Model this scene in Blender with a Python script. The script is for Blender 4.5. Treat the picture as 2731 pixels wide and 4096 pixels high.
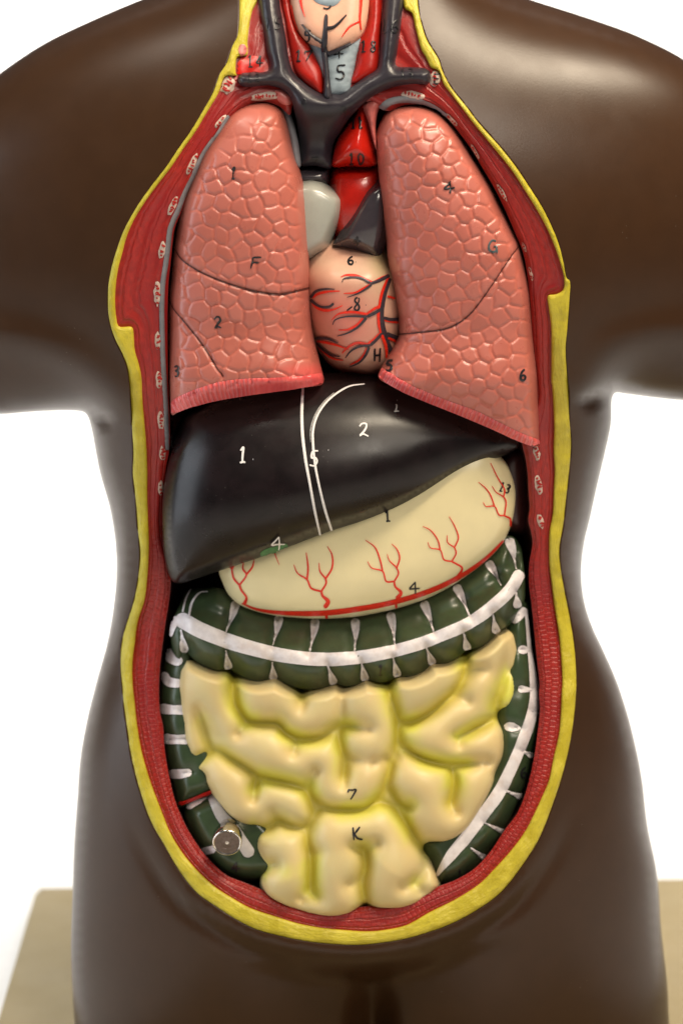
import bpy, math, random
import numpy as np
from mathutils import Vector, geometry
from mathutils.bvhtree import BVHTree

random.seed(7); np.random.seed(7)
for o in list(bpy.data.objects):
    bpy.data.objects.remove(o, do_unlink=True)
scene = bpy.context.scene
COL = scene.collection

# ------------------------------------------------------------------ camera
FPX = 2000.0                      # focal length in pixels of the 682 x 1024 picture
PITCH = math.radians(11.2)
DIST = 1.5
SC = DIST / FPX                   # metres per pixel at the body's mid plane
CAM = np.array([0.0, -DIST * math.cos(PITCH), DIST * math.sin(PITCH)])
cam_d = bpy.data.cameras.new('camera')
cam = bpy.data.objects.new('camera', cam_d); COL.objects.link(cam)
cam.location = CAM
cam.rotation_euler = (math.pi / 2 - PITCH, 0, 0)
cam_d.sensor_fit = 'VERTICAL'; cam_d.sensor_height = 36.0; cam_d.sensor_width = 24.0
cam_d.lens = FPX / 1024 * 36.0
cam_d.clip_start = 0.05; cam_d.clip_end = 50
cam_d.dof.use_dof = True; cam_d.dof.focus_distance = 1.385; cam_d.dof.aperture_fstop = 4.0
scene.camera = cam

# ------------------------------------------------------------------ light
world = bpy.data.worlds.new('World'); scene.world = world; world.use_nodes = True
bg = world.node_tree.nodes['Background']
bg.inputs[0].default_value = (0.86, 0.93, 1.0, 1); bg.inputs[1].default_value = 0.09

def area(name, loc, target, sx, sy, power, col):
    l = bpy.data.lights.new(name, 'AREA'); l.shape = 'RECTANGLE'; l.size = sx; l.size_y = sy
    l.energy = power; l.color = col
    o = bpy.data.objects.new(name, l); COL.objects.link(o); o.location = loc
    d = Vector(target) - Vector(loc); o.rotation_euler = d.to_track_quat('-Z', 'Y').to_euler()
    return o
area('window_light', (-1.75, -0.25, 0.25), (0, 0, -.05), 0.9, 1.7, 17, (0.84, 0.92, 1.0))
area('ceiling_light', (0.55, -0.50, 1.25), (0.05, -.05, 0.15), 0.95, 0.18, 25, (1.0, 0.85, 0.64))
area('ceiling_light_far', (0.9, -2.2, 1.7), (0, 0, 0), 0.9, 0.5, 27, (1.0, 0.90, 0.76))
area('ceiling_light_left', (-0.45, -0.35, 1.3), (-.2, 0, 0.2), 0.5, 0.2, 4.5, (1.0, 0.90, 0.76))
bl = area('backdrop_light', (0, 0.95, 1.5), (0, 1.2, -0.4), 3.0, 0.4, 25, (1.0, 0.95, 0.89)); bl.data.spread = math.radians(100)

scene.view_settings.view_transform = 'Standard'
scene.view_settings.look = 'None'
scene.view_settings.exposure = 0.0
scene.view_settings.gamma = 1.0
scene.view_settings.use_curve_mapping = False
scene.render.resolution_x = 682; scene.render.resolution_y = 1024

# ------------------------------------------------------------------ projection helpers
FWD = np.array([0, math.cos(PITCH), -math.sin(PITCH)]); UP = np.array([0, math.sin(PITCH), math.cos(PITCH)])
def ray(u, v):
    u = np.asarray(u, float) * 0.9989; v = np.asarray(v, float)
    return FWD * FPX + np.stack([u - 341, 0 * u, 0 * u], -1) - UP * (v - 512)[..., None]
def P(u, v, y):
    d = ray(u, v)
    t = (np.asarray(y) - CAM[1]) / d[..., 1]
    return CAM + d * t[..., None]

def fr(ox, oy, s):
    def f(*pts):
        return [((ox + p[0] * s) / 4.0, (oy + p[1] * s) / 4.0) + tuple(p[2:]) for p in pts]
    return f
T = fr(600, 0, 1); M = fr(600, 1200, 1); B = fr(600, 2200, 1)
H1 = fr(1100, 500, .5); H2 = fr(1100, 950, .5); N = fr(800, 0, .7015)
L1 = fr(0, 0, .7653); L2 = fr(0, 1500, .7653); R1 = fr(1531, 0, .7653); R2 = fr(1900, 1500, .7652)
LB = fr(450, 2900, .6378); RB = fr(1300, 2700, .7015); CB = fr(1000, 3000, .5); S = fr(0, 0, 1)

def catmull(pts, step=2.0, closed=False):
    p = np.array([q[:] for q in pts], float)
    n = len(p); out = []
    rng = range(n) if closed else range(n - 1)
    for i in rng:
        if closed:
            a, b, c, d = p[(i - 1) % n], p[i], p[(i + 1) % n], p[(i + 2) % n]
        else:
            b, c = p[i], p[i + 1]
            a = p[i - 1] if i > 0 else 2 * b - c
            d = p[i + 2] if i + 2 < n else 2 * c - b
        L = np.hypot(*(c - b)[:2]); k = max(1, int(math.ceil(L / step)))
        # centripetal parametrisation keeps tight corners from looping
        t0 = 0; e = .5
        t1 = t0 + max(np.hypot(*(b - a)[:2]), 1e-6) ** e
        t2 = t1 + max(L, 1e-6) ** e
        t3 = t2 + max(np.hypot(*(d - c)[:2]), 1e-6) ** e
        for j in range(k):
            t = t1 + (t2 - t1) * j / k
            A1 = a * (t1 - t) / (t1 - t0) + b * (t - t0) / (t1 - t0)
            A2 = b * (t2 - t) / (t2 - t1) + c * (t - t1) / (t2 - t1)
            A3 = c * (t3 - t) / (t3 - t2) + d * (t - t2) / (t3 - t2)
            B1 = A1 * (t2 - t) / (t2 - t0) + A2 * (t - t0) / (t2 - t0)
            B2 = A2 * (t3 - t) / (t3 - t1) + A3 * (t - t1) / (t3 - t1)
            out.append(B1 * (t2 - t) / (t2 - t1) + B2 * (t - t1) / (t2 - t1))
    if not closed: out.append(p[-1])
    return np.array(out)

def pip(pts, poly):
    x, y = pts[:, 0], pts[:, 1]; ins = np.zeros(len(pts), bool)
    px, py = poly[:, 0], poly[:, 1]; qx, qy = np.roll(px, -1), np.roll(py, -1)
    for a, b, c, d in zip(px, py, qx, qy):
        if b == d: continue
        m = (b > y) != (d > y)
        if not m.any(): continue
        ins[m] ^= x[m] < (c - a) * (y[m] - b) / (d - b) + a
    return ins

def seg_dist(pts, A, Bq, wA=None, wB=None, R=0):
    """distance of each point to a set of segments; also nearest point and segment index+t.
       with weights: distance grows by (1-w)*R so a groove fades out along its length"""
    n = len(pts); d = np.full(n, 1e9); near = np.zeros((n, 2)); prm = np.zeros(n)
    for s in range(0, n, 4000):
        p = pts[s:s + 4000, None, :]
        ab = Bq - A; L = (ab ** 2).sum(1); L[L == 0] = 1e-9
        t = np.clip(((p - A) * ab).sum(2) / L, 0, 1)
        q = A + t[..., None] * ab
        dd = np.sqrt(((p - q) ** 2).sum(2))
        if wA is not None: dd = dd + (1 - (wA + (wB - wA) * t)) * R
        i = dd.argmin(1); r = np.arange(len(i))
        d[s:s + 4000] = dd[r, i]; near[s:s + 4000] = q[r, i]; prm[s:s + 4000] = i + t[r, i]
    return d, near, prm
def poly_dist(pts, poly):
    return seg_dist(pts, poly, np.roll(poly, -1, 0))

# ------------------------------------------------------------------ scalar fields on a pixel grid
class Field:
    def __init__(self, x0, y0, x1, y1, step):
        self.x0, self.y0, self.s = x0, y0, step
        self.nx = int((x1 - x0) / step) + 2; self.ny = int((y1 - y0) / step) + 2
        self.xs = x0 + step * np.arange(self.nx); self.ys = y0 + step * np.arange(self.ny)
        self.g = np.zeros((self.ny, self.nx))
    def pts(self):
        X, Y = np.meshgrid(self.xs, self.ys); return np.stack([X.ravel(), Y.ravel()], 1)
    def sample(self, u, v):
        fx = np.clip((np.asarray(u) - self.x0) / self.s, 0, self.nx - 1.001)
        fy = np.clip((np.asarray(v) - self.y0) / self.s, 0, self.ny - 1.001)
        i = fx.astype(int); j = fy.astype(int); a = fx - i; b = fy - j; g = self.g
        return (g[j, i] * (1 - a) + g[j, i + 1] * a) * (1 - b) + (g[j + 1, i] * (1 - a) + g[j + 1, i + 1] * a) * b

def solve(poly, box, rhs, fixed=None, levels=(24, 12, 6, 3), its=(500, 260, 160, 110)):
    prev = None
    for s, n in zip(levels, its):
        f = Field(*box, s); p = f.pts()
        m = pip(p, poly).reshape(f.ny, f.nx)
        m[0] = m[-1] = False; m[:, 0] = m[:, -1] = False
        f.g = (fixed(p[:, 0], p[:, 1]).reshape(f.ny, f.nx) if fixed else np.zeros((f.ny, f.nx)))
        if prev is not None:
            q = prev.sample(p[:, 0], p[:, 1]).reshape(f.ny, f.nx); f.g = np.where(m, q, f.g)
        g = f.g; r = rhs * s * s
        for _ in range(n):
            a = (g[:-2, 1:-1] + g[2:, 1:-1] + g[1:-1, :-2] + g[1:-1, 2:] + r) * .25
            g[1:-1, 1:-1] = np.where(m[1:-1, 1:-1], a, g[1:-1, 1:-1])
        prev = f
    return prev

# ------------------------------------------------------------------ object helpers
ORIG = {}
def link(name, verts, faces, mat, parent=None, attrs=None, uv=None, smooth=True):
    verts = np.asarray(verts, float)
    if parent is None:
        org = np.array([verts[:, 0].mean(), verts[:, 1].mean(), verts[:, 2].min()])
    else:
        org = ORIG[parent.name]
    me = bpy.data.meshes.new(name)
    me.from_pydata([tuple(v) for v in (verts - org)], [], [tuple(int(i) for i in f) for f in faces])
    if smooth:
        me.polygons.foreach_set('use_smooth', [True] * len(me.polygons))
    if attrs:
        for k, a in attrs.items():
            at = me.attributes.new(k, 'FLOAT', 'POINT'); at.data.foreach_set('value', np.asarray(a, np.float32))
    if uv is not None:
        l = me.uv_layers.new(name='strip')
        vi = np.zeros(len(me.loops), int); me.loops.foreach_get('vertex_index', vi)
        l.data.foreach_set('uv', np.asarray(uv, np.float32)[vi].ravel())
    me.materials.append(mat); me.update()
    ob = bpy.data.objects.new(name, me); COL.objects.link(ob)
    if parent is None: ob.location = org
    else: ob.parent = parent
    ORIG[ob.name] = org
    return ob
def empty(name, loc):
    o = bpy.data.objects.new(name, None); COL.objects.link(o); o.location = loc
    o.empty_display_size = .02; ORIG[o.name] = np.array(loc, float); return o
def tag(o, label, cat, group=None, kind=None):
    if label: o['label'] = label
    if cat: o['category'] = cat
    if group: o['group'] = group
    if kind: o['kind'] = kind
    return o

def triangulate(loops, spacing, rings=(), extra=None):
    """CDT of the region between loops[0] and the hole loops; loops are dense px arrays"""
    pts = []; edges = []
    for L in loops:
        b = len(pts); pts += [tuple(p) for p in L[:, :2]]
        edges += [(b + i, b + (i + 1) % len(L)) for i in range(len(L))]
    nb = len(pts)
    lo = loops[0].min(0); hi = loops[0].max(0)
    gx = np.arange(lo[0], hi[0], spacing); gy = np.arange(lo[1], hi[1], spacing * .866)
    G = np.array([(x + (spacing / 2 if j % 2 else 0), y) for j, y in enumerate(gy) for x in gx])
    A = np.concatenate(loops)[:, :2]; Bq = np.concatenate([np.roll(L, -1, 0) for L in loops])[:, :2]
    def inside(p):
        m = pip(p, loops[0])
        for h in loops[1:]: m &= ~pip(p, h)
        return m
    G = G[inside(G)]
    cand = []
    far = rings[-1] + spacing * .5 if rings else spacing * .55
    d, _, _ = seg_dist(G, A, Bq); G = G[d > far]
    for r in rings:
        for L in loops:
            t = np.roll(L, -1, 0) - np.roll(L, 1, 0); t = t[:, :2]
            n = np.stack([-t[:, 1], t[:, 0]], 1); n /= np.maximum(np.hypot(n[:, 0], n[:, 1]), 1e-9)[:, None]
            st = max(1, int(round(r * .6 / 2.0)))
            for sg in (1, -1):
                c = (L[:, :2] + sg * n * r)[::st]
                c = c[inside(c)]
                if len(c):
                    dd, _, _ = seg_dist(c, A, Bq); c = c[dd > r * .93]
                    cand.append(c)
    allp = [G] + cand
    if extra is not None: allp.append(extra[inside(extra)])
    I = np.concatenate(allp)
    vs, es, fs, *_ = geometry.delaunay_2d_cdt([Vector(p) for p in pts] + [Vector(p) for p in I], edges, [], 0, 1e-6)
    V = np.array([(p.x, p.y) for p in vs]); F = np.array([f for f in fs if len(f) == 3])
    c = V[F].mean(1); F = F[inside(c)]
    # consistent facing: towards the camera (px v axis points down)
    a, b, c = V[F[:, 0]], V[F[:, 1]], V[F[:, 2]]
    cr = (b[:, 0] - a[:, 0]) * (c[:, 1] - a[:, 1]) - (b[:, 1] - a[:, 1]) * (c[:, 0] - a[:, 0])
    F[cr > 0] = F[cr > 0][:, ::-1]
    return V, F

def circ(t):
    t = np.clip(t, 0, 1); return np.sqrt(np.maximum(0, 1 - (1 - t) ** 2))
def soft(t): return np.sin(np.pi / 2 * np.clip(t, 0, 1))
def sstep(a, b, x):
    t = np.clip((x - a) / (b - a), 0, 1); return t * t * (3 - 2 * t)

# ------------------------------------------------------------------ materials
def new_mat(name):
    m = bpy.data.materials.new(name); m.use_nodes = True
    nt = m.node_tree; return m, nt, nt.nodes['Principled BSDF']
def srgb(r, g, b):
    f = lambda c: (c / 255 / 12.92) if c <= 10 else ((c / 255 + .055) / 1.055) ** 2.4
    return (f(r), f(g), f(b), 1)
def nd(nt, t, **kw):
    n = nt.nodes.new(t)
    for k, v in kw.items():
        if hasattr(n, k): setattr(n, k, v)
        else: n.inputs[k].default_value = v
    return n
def math_node(nt, op, a, b=None, c=None, clamp=False):
    n = nt.nodes.new('ShaderNodeMath'); n.operation = op; n.use_clamp = clamp
    for i, x in enumerate((a, b, c)):
        if x is None: continue
        if isinstance(x, (int, float)): n.inputs[i].default_value = x
        else: nt.links.new(x, n.inputs[i])
    return n.outputs[0]
def mixc(nt, fac, a, b):
    n = nt.nodes.new('ShaderNodeMix'); n.data_type = 'RGBA'
    for sock, x in ((n.inputs[0], fac), (n.inputs[6], a), (n.inputs[7], b)):
        if isinstance(x, (int, float, tuple)): sock.default_value = x
        else: nt.links.new(x, sock)
    return n.outputs[2]
def mapr(nt, x, a, b, c=0., d=1., smooth=True):
    n = nt.nodes.new('ShaderNodeMapRange'); n.interpolation_type = 'SMOOTHSTEP' if smooth else 'LINEAR'
    nt.links.new(x, n.inputs[0])
    for i, q in enumerate((a, b, c, d)): n.inputs[i + 1].default_value = q
    return n.outputs[0]
def noise(nt, scale, detail=4, rough=.55, vec=None, dist=0.):
    n = nd(nt, 'ShaderNodeTexNoise', Scale=scale, Detail=detail, Roughness=rough, Distortion=dist)
    if vec is None:
        vec = nt.nodes.new('ShaderNodeTexCoord').outputs['Object']
    nt.links.new(vec, n.inputs['Vector']); return n.outputs['Fac']
def bump(nt, h, strength, dist, prev=None):
    n = nd(nt, 'ShaderNodeBump', Strength=strength, Distance=dist); nt.links.new(h, n.inputs['Height'])
    if prev is not None: nt.links.new(prev, n.inputs['Normal'])
    return n.outputs[0]
def paint(name, col, rough=.4, rvar=.18, var=.12, vscale=60, bscale=300, bstr=.15, bdist=.0006, spec=.5, coat=0., big=None, metal=0., dust=None):
    """brush painted plastic: base colour mottled by noise, uneven gloss and a slight orange peel"""
    m, nt, b = new_mat(name)
    c2 = tuple(x * (1 - var) for x in col[:3]) + (1,); c1 = tuple(min(1, x * (1 + var)) for x in col[:3]) + (1,)
    c = mixc(nt, mapr(nt, noise(nt, vscale, 5), .3, .7), c2, c1)
    if big: c = mixc(nt, mapr(nt, noise(nt, big[1], 3), .5, .7, 0, big[2]), c, big[0])
    if dust:
        sp = nd(nt, 'ShaderNodeTexVoronoi', Scale=dust[0]); nt.links.new(nt.nodes.new('ShaderNodeTexCoord').outputs['Object'], sp.inputs['Vector'])
        keep = math_node(nt, 'MULTIPLY', mapr(nt, sp.outputs['Distance'], .03, .06, 1, 0), mapr(nt, noise(nt, dust[0] * .13, 2), .55, .65))
        c = mixc(nt, math_node(nt, 'MULTIPLY', keep, dust[1]), c, srgb(200, 195, 185))
    nt.links.new(c, b.inputs['Base Color'])
    r = mapr(nt, noise(nt, vscale * .6, 4), .3, .7, rough * (1 - rvar), min(1, rough * (1 + rvar))); nt.links.new(r, b.inputs['Roughness'])
    b.inputs['Specular IOR Level'].default_value = spec; b.inputs['Metallic'].default_value = metal
    b.inputs['Coat Weight'].default_value = coat; b.inputs['Coat Roughness'].default_value = .12
    nt.links.new(bump(nt, noise(nt, bscale, 3), bstr, bdist), b.inputs['Normal'])
    return m

MAT = {}
MAT['skin'] = paint('brown_skin_plastic', (.043, .0188, .0076, 1), rough=.31, spec=.32, var=.05, rvar=.06, bscale=700, bstr=.12, bdist=.0003, dust=(160, .25))
MAT['wall'] = paint('white_wall', (.88, .88, .88, 1), rough=.8, var=.01)
MAT['table'] = paint('white_tabletop', (.86, .86, .86, 1), rough=.6, var=.01)
MAT['board'] = paint('beige_board_laminate', srgb(158, 143, 109), rough=.6, spec=.25, var=.03, vscale=25)
MAT['ink'] = paint('black_marker_ink', (.012, .012, .016, 1), rough=.35, var=.3, vscale=800)
MAT['ink_grey'] = paint('faded_grey_ink', srgb(72, 84, 88), rough=.4, var=.2, vscale=800)
MAT['white_ink'] = paint('white_paint_pen', srgb(226, 222, 222), rough=.45, var=.08, vscale=900, bscale=900)
MAT['grey_ink'] = paint('thin_white_paint', srgb(150, 150, 148), rough=.45, var=.3, vscale=900)
MAT['white_band'] = paint('white_band_paint', srgb(224, 218, 221), rough=.4, var=.06, vscale=260, bscale=420, bstr=.25, bdist=.0006, big=(srgb(205, 190, 185), 120, .5))
MAT['grey_band'] = paint('grey_band_paint', srgb(176, 170, 168), rough=.4, var=.08, vscale=200)
MAT['red_line'] = paint('red_artery_paint', srgb(234, 48, 26), rough=.35, var=.12, vscale=500)
MAT['blue_line'] = paint('dark_vein_paint', srgb(60, 52, 60), rough=.4, var=.2, vscale=500)
MAT['fissure'] = paint('dark_brown_line', srgb(82, 36, 30), rough=.5, var=.3, vscale=500)
MAT['red_vessel'] = paint('glossy_red_paint', srgb(188, 28, 14), rough=.25, var=.12, vscale=90, coat=.3)
MAT['red_neck'] = paint('satin_red_paint', srgb(168, 27, 17), rough=.35, var=.15, vscale=90)
MAT['vein'] = paint('slate_vein_paint', srgb(45, 41, 48), rough=.36, spec=.35, var=.12, vscale=120, coat=.1)
MAT['vein_gloss'] = paint('glossy_slate_paint', srgb(62, 56, 62), rough=.17, var=.1, vscale=120, coat=.6, bscale=160, bstr=.1)
MAT['auricle'] = paint('pale_grey_paint', srgb(164, 166, 158), rough=.24, var=.05, vscale=70, coat=.2)
MAT['trachea'] = paint('blue_grey_paint', srgb(140, 154, 164), rough=.4, var=.12, vscale=150, bscale=200, bstr=.3)
MAT['thyroid'] = paint('flesh_paint', srgb(224, 172, 146), rough=.4, var=.08, vscale=80)
MAT['liver'] = paint('black_brown_liver_paint', (.0095, .0056, .0062, 1), rough=.31, spec=.32, var=.3, vscale=60, bscale=420, bstr=.05, bdist=.0004, dust=(240, .35))
MAT['gall'] = paint('green_paint', srgb(40, 112, 62), rough=.35, var=.15, vscale=300)
MAT['stomach'] = paint('cream_stomach_paint', srgb(242, 227, 178), rough=.34, var=.03, vscale=40, bscale=420, bstr=.12, bdist=.0004)
MAT['colon'] = paint('dark_green_paint', srgb(54, 70, 46), rough=.36, var=.16, vscale=90, bscale=260, bstr=.12, coat=.1, big=(srgb(66, 60, 40), 60, .25))
MAT['pleura'] = paint('grey_pleura_paint', srgb(124, 124, 130), rough=.35, var=.1, vscale=150)
MAT['pink_flesh'] = paint('pink_flesh_paint', srgb(196, 104, 98), rough=.35, var=.2, vscale=120)
MAT['bone'] = paint('bone_white_paint', srgb(200, 178, 166), rough=.4, var=.1, vscale=200)
MAT['marrow'] = paint('dark_red_paint', srgb(168, 26, 20), rough=.4, var=.2, vscale=300)
MAT['cavity'] = paint('dark_cavity_paint', srgb(70, 30, 26), rough=.5, var=.3, vscale=40)
MAT['bright_red'] = paint('bright_red_paint', srgb(200, 30, 22), rough=.35, var=.2, vscale=200)

def mat_knob():
    m, nt, b = new_mat('brushed_metal')
    b.inputs['Metallic'].default_value = 1; b.inputs['Base Color'].default_value = (.72, .68, .64, 1)
    b.inputs['Roughness'].default_value = .14
    nt.links.new(bump(nt, noise(nt, 900, 2), .15, .0002), b.inputs['Normal'])
    return m
MAT['knob'] = mat_knob()
MAT['knob_face'] = paint('turned_metal_face', (.17, .135, .125, 1), rough=.34, var=.15, vscale=500, metal=1.)

def mat_lung():
    m, nt, b = new_mat('salmon_lung_paint')
    at = lambda n: nd(nt, 'ShaderNodeAttribute', attribute_name=n).outputs['Fac']
    base = mixc(nt, at('tone'), srgb(170, 93, 79), srgb(184, 107, 94))
    base = mixc(nt, mapr(nt, noise(nt, 22, 4), .35, .7, 0, .5), base, srgb(192, 112, 102))
    base = mixc(nt, math_node(nt, 'MULTIPLY', at('edge'), .35), base, srgb(200, 106, 88))
    base = mixc(nt, at('rim'), base, srgb(226, 84, 82))
    nt.links.new(base, b.inputs['Base Color'])
    b.inputs['Specular IOR Level'].default_value = .5
    nt.links.new(mapr(nt, noise(nt, 60, 3), .3, .7, .26, .38), b.inputs['Roughness'])
    nt.links.new(bump(nt, noise(nt, 380, 3), .12, .0005), b.inputs['Normal'])
    return m
MAT['lung'] = mat_lung()

def mat_border():
    m, nt, b = new_mat('pink_lung_border')
    uv = nd(nt, 'ShaderNodeUVMap', uv_map='strip').outputs[0]
    sep = nt.nodes.new('ShaderNodeSeparateXYZ'); nt.links.new(uv, sep.inputs[0])
    s = math_node(nt, 'ADD', sep.outputs[0], math_node(nt, 'MULTIPLY', noise(nt, 60, 2), .5))
    w = math_node(nt, 'SINE', math_node(nt, 'MULTIPLY', s, 6.283))
    at = nd(nt, 'ShaderNodeAttribute', attribute_name='ridge').outputs['Fac']
    ridge = math_node(nt, 'MULTIPLY', mapr(nt, w, -.6, .9), at)
    c = mixc(nt, mapr(nt, noise(nt, 60, 4), .3, .7), srgb(206, 74, 76), srgb(226, 98, 94))
    c = mixc(nt, math_node(nt, 'MULTIPLY', ridge, .35), c, srgb(224, 136, 140))
    nt.links.new(c, b.inputs['Base Color']); b.inputs['Roughness'].default_value = .3
    nt.links.new(bump(nt, ridge, .7, .0012), b.inputs['Normal'])
    return m
MAT['border'] = mat_border()

def mat_muscle():
    m, nt, b = new_mat('red_muscle_paint')
    uv = nd(nt, 'ShaderNodeUVMap', uv_map='strip').outputs[0]
    sep = nt.nodes.new('ShaderNodeSeparateXYZ'); nt.links.new(uv, sep.inputs[0])
    s, t = sep.outputs[0], sep.outputs[1]
    fib = nd(nt, 'ShaderNodeCombineXYZ'); nt.links.new(math_node(nt, 'MULTIPLY', s, .05), fib.inputs[0]); nt.links.new(math_node(nt, 'MULTIPLY', t, 5.), fib.inputs[1])
    fibre = noise(nt, 2.2, 5, .6, fib.outputs[0])
    low = nd(nt, 'ShaderNodeAttribute', attribute_name='low').outputs['Fac']
    # longitudinal layers
    tw = math_node(nt, 'ADD', math_node(nt, 'MULTIPLY', t, 3.0), math_node(nt, 'ADD', math_node(nt, 'MULTIPLY', fibre, .25), math_node(nt, 'MULTIPLY', noise(nt, 22, 3), .9)))
    lay = math_node(nt, 'ABSOLUTE', math_node(nt, 'SINE', math_node(nt, 'MULTIPLY', tw, 3.1416)))
    layer = mapr(nt, lay, .0, .5)
    # cross ribs, each layer out of step with the next
    stag = math_node(nt, 'MULTIPLY', math_node(nt, 'FLOOR', tw), .43)
    cw = math_node(nt, 'SINE', math_node(nt, 'MULTIPLY', math_node(nt, 'ADD', math_node(nt, 'ADD', math_node(nt, 'MULTIPLY', s, .19), stag), math_node(nt, 'MULTIPLY', noise(nt, 34, 3), 2.2)), 6.283))
    cross = math_node(nt, 'MULTIPLY', math_node(nt, 'MULTIPLY', mapr(nt, cw, -.9, -.2), .35), low)
    h = math_node(nt, 'ADD', math_node(nt, 'ADD', layer, cross), math_node(nt, 'MULTIPLY', fibre, .45))
    c = mixc(nt, mapr(nt, fibre, .3, .7), srgb(140, 29, 24), srgb(170, 39, 32))
    c = mixc(nt, mapr(nt, noise(nt, 26, 5), .45, .65, 0, .7), c, srgb(146, 30, 34))
    nt.links.new(c, b.inputs['Base Color'])
    b.inputs['Roughness'].default_value = .36
    nt.links.new(bump(nt, h, .5, .0015), b.inputs['Normal'])
    return m
MAT['muscle'] = mat_muscle()

def mat_fat():
    m, nt, b = new_mat('yellow_fat_paint')
    uv = nd(nt, 'ShaderNodeUVMap', uv_map='strip').outputs[0]
    sep = nt.nodes.new('ShaderNodeSeparateXYZ'); nt.links.new(uv, sep.inputs[0])
    fib = nd(nt, 'ShaderNodeCombineXYZ'); nt.links.new(math_node(nt, 'MULTIPLY', sep.outputs[0], .06), fib.inputs[0]); nt.links.new(math_node(nt, 'MULTIPLY', sep.outputs[1], 3.), fib.inputs[1])
    st = noise(nt, 1.6, 4, .6, fib.outputs[0])
    c = mixc(nt, mapr(nt, noise(nt, 70, 5), .3, .7), srgb(182, 165, 34), srgb(204, 188, 56))
    c = mixc(nt, mapr(nt, st, .58, .72, 0, .5), c, srgb(150, 136, 48))
    nt.links.new(c, b.inputs['Base Color']); b.inputs['Roughness'].default_value = .38
    h = math_node(nt, 'ADD', math_node(nt, 'MULTIPLY', noise(nt, 170, 3), .5), math_node(nt, 'MULTIPLY', st, 1.))
    nt.links.new(bump(nt, h, .5, .0022), b.inputs['Normal'])
    return m
MAT['fat'] = mat_fat()

def mat_bowel():
    m, nt, b = new_mat('cream_bowel_paint')
    g = nd(nt, 'ShaderNodeAttribute', attribute_name='groove').outputs['Fac']
    k = nd(nt, 'ShaderNodeAttribute', attribute_name='green').outputs['Fac']
    c = mixc(nt, mapr(nt, noise(nt, 34, 4), .35, .7), srgb(214, 190, 136), srgb(213, 195, 142))
    mott = mapr(nt, noise(nt, 55, 4), .2, .55, .45, 1.)
    c = mixc(nt, math_node(nt, 'MULTIPLY', k, mott, clamp=True), c, srgb(214, 212, 92))
    c = mixc(nt, math_node(nt, 'MULTIPLY', g, mott, clamp=True), c, srgb(192, 176, 58))
    nt.links.new(c, b.inputs['Base Color'])
    nt.links.new(mapr(nt, noise(nt, 50, 3), .3, .7, .42, .52), b.inputs['Roughness'])
    b.inputs['Subsurface Weight'].default_value = .12; b.inputs['Subsurface Radius'].default_value = (.004, .003, .0015)
    b.inputs['Subsurface Scale'].default_value = 1.
    nt.links.new(bump(nt, noise(nt, 200, 3), .1, .0006), b.inputs['Normal'])
    return m
MAT['bowel'] = mat_bowel()

def mat_heart():
    m, nt, b = new_mat('flesh_heart_paint')
    p = nd(nt, 'ShaderNodeAttribute', attribute_name='pink').outputs['Fac']
    y = nd(nt, 'ShaderNodeAttribute', attribute_name='pale').outputs['Fac']
    d = nd(nt, 'ShaderNodeAttribute', attribute_name='red').outputs['Fac']
    c = mixc(nt, mapr(nt, noise(nt, 40, 4), .3, .7), srgb(216, 174, 148), srgb(228, 192, 166))
    c = mixc(nt, y, c, srgb(196, 190, 130))
    c = mixc(nt, p, c, srgb(214, 108, 96))
    c = mixc(nt, d, c, srgb(150, 60, 50))
    nt.links.new(c, b.inputs['Base Color']); b.inputs['Roughness'].default_value = .34
    nt.links.new(bump(nt, noise(nt, 160, 4), .2, .0008), b.inputs['Normal'])
    return m
MAT['heart'] = mat_heart()

# ------------------------------------------------------------------ setting: wall, table top
ZG = -0.45
def box(name, c, d, mat, parent=None, rot=0, bev=0.0):
    import bmesh
    bm = bmesh.new(); bmesh.ops.create_cube(bm, size=1)
    for v in bm.verts: v.co = Vector((v.co.x * d[0], v.co.y * d[1], v.co.z * d[2]))
    if bev: bmesh.ops.bevel(bm, geom=bm.edges[:], offset=bev, segments=3, affect='EDGES')
    me = bpy.data.meshes.new(name); bm.to_mesh(me); bm.free(); me.materials.append(mat)
    o = bpy.data.objects.new(name, me); COL.objects.link(o); o.location = c; o.rotation_euler.z = rot
    return o
def sweep():
    prof = [(-2.2, ZG - .0252), (1.0, ZG - .0252)] + [(1.0 + .6 * math.sin(t), ZG - .0252 + .6 * (1 - math.cos(t))) for t in np.linspace(.08, math.pi / 2, 20)] + [(1.6, .66)]
    vs = [(x, y, z) for (y, z) in prof for x in (-3.2, 3.2)]
    fs = [(2 * k, 2 * k + 1, 2 * k + 3, 2 * k + 2) for k in range(len(prof) - 1)]
    o = link('white_backdrop', vs, fs, MAT['wall']); tag(o, None, None, kind='structure')
sweep()
# beige board under the torso
pL = P(np.array([17.0]), np.array([886.5]), np.array([0.]));
def on_ground(u, v, z):
    d = ray(np.array([u]), np.array([v]))[0]; t = (z - CAM[2]) / d[2]; return CAM + d * t
a = on_ground(36, 887.0, ZG); bR = on_ground(682, 877.5, ZG)
yaw = math.atan2(bR[1] - a[1], bR[0] - a[0])
ex = np.array([math.cos(yaw), math.sin(yaw)]); ey = np.array([-math.sin(yaw), math.cos(yaw)])
W, Dp = .72, .72
cxy = a[:2] + ex * W / 2 - ey * Dp / 2
board = box('display_board', (cxy[0], cxy[1], ZG - .0125), (W, Dp, .025), MAT['board'], rot=yaw, bev=.004)
tag(board, 'flat beige board on the white table under the brown torso', 'base board')

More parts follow.
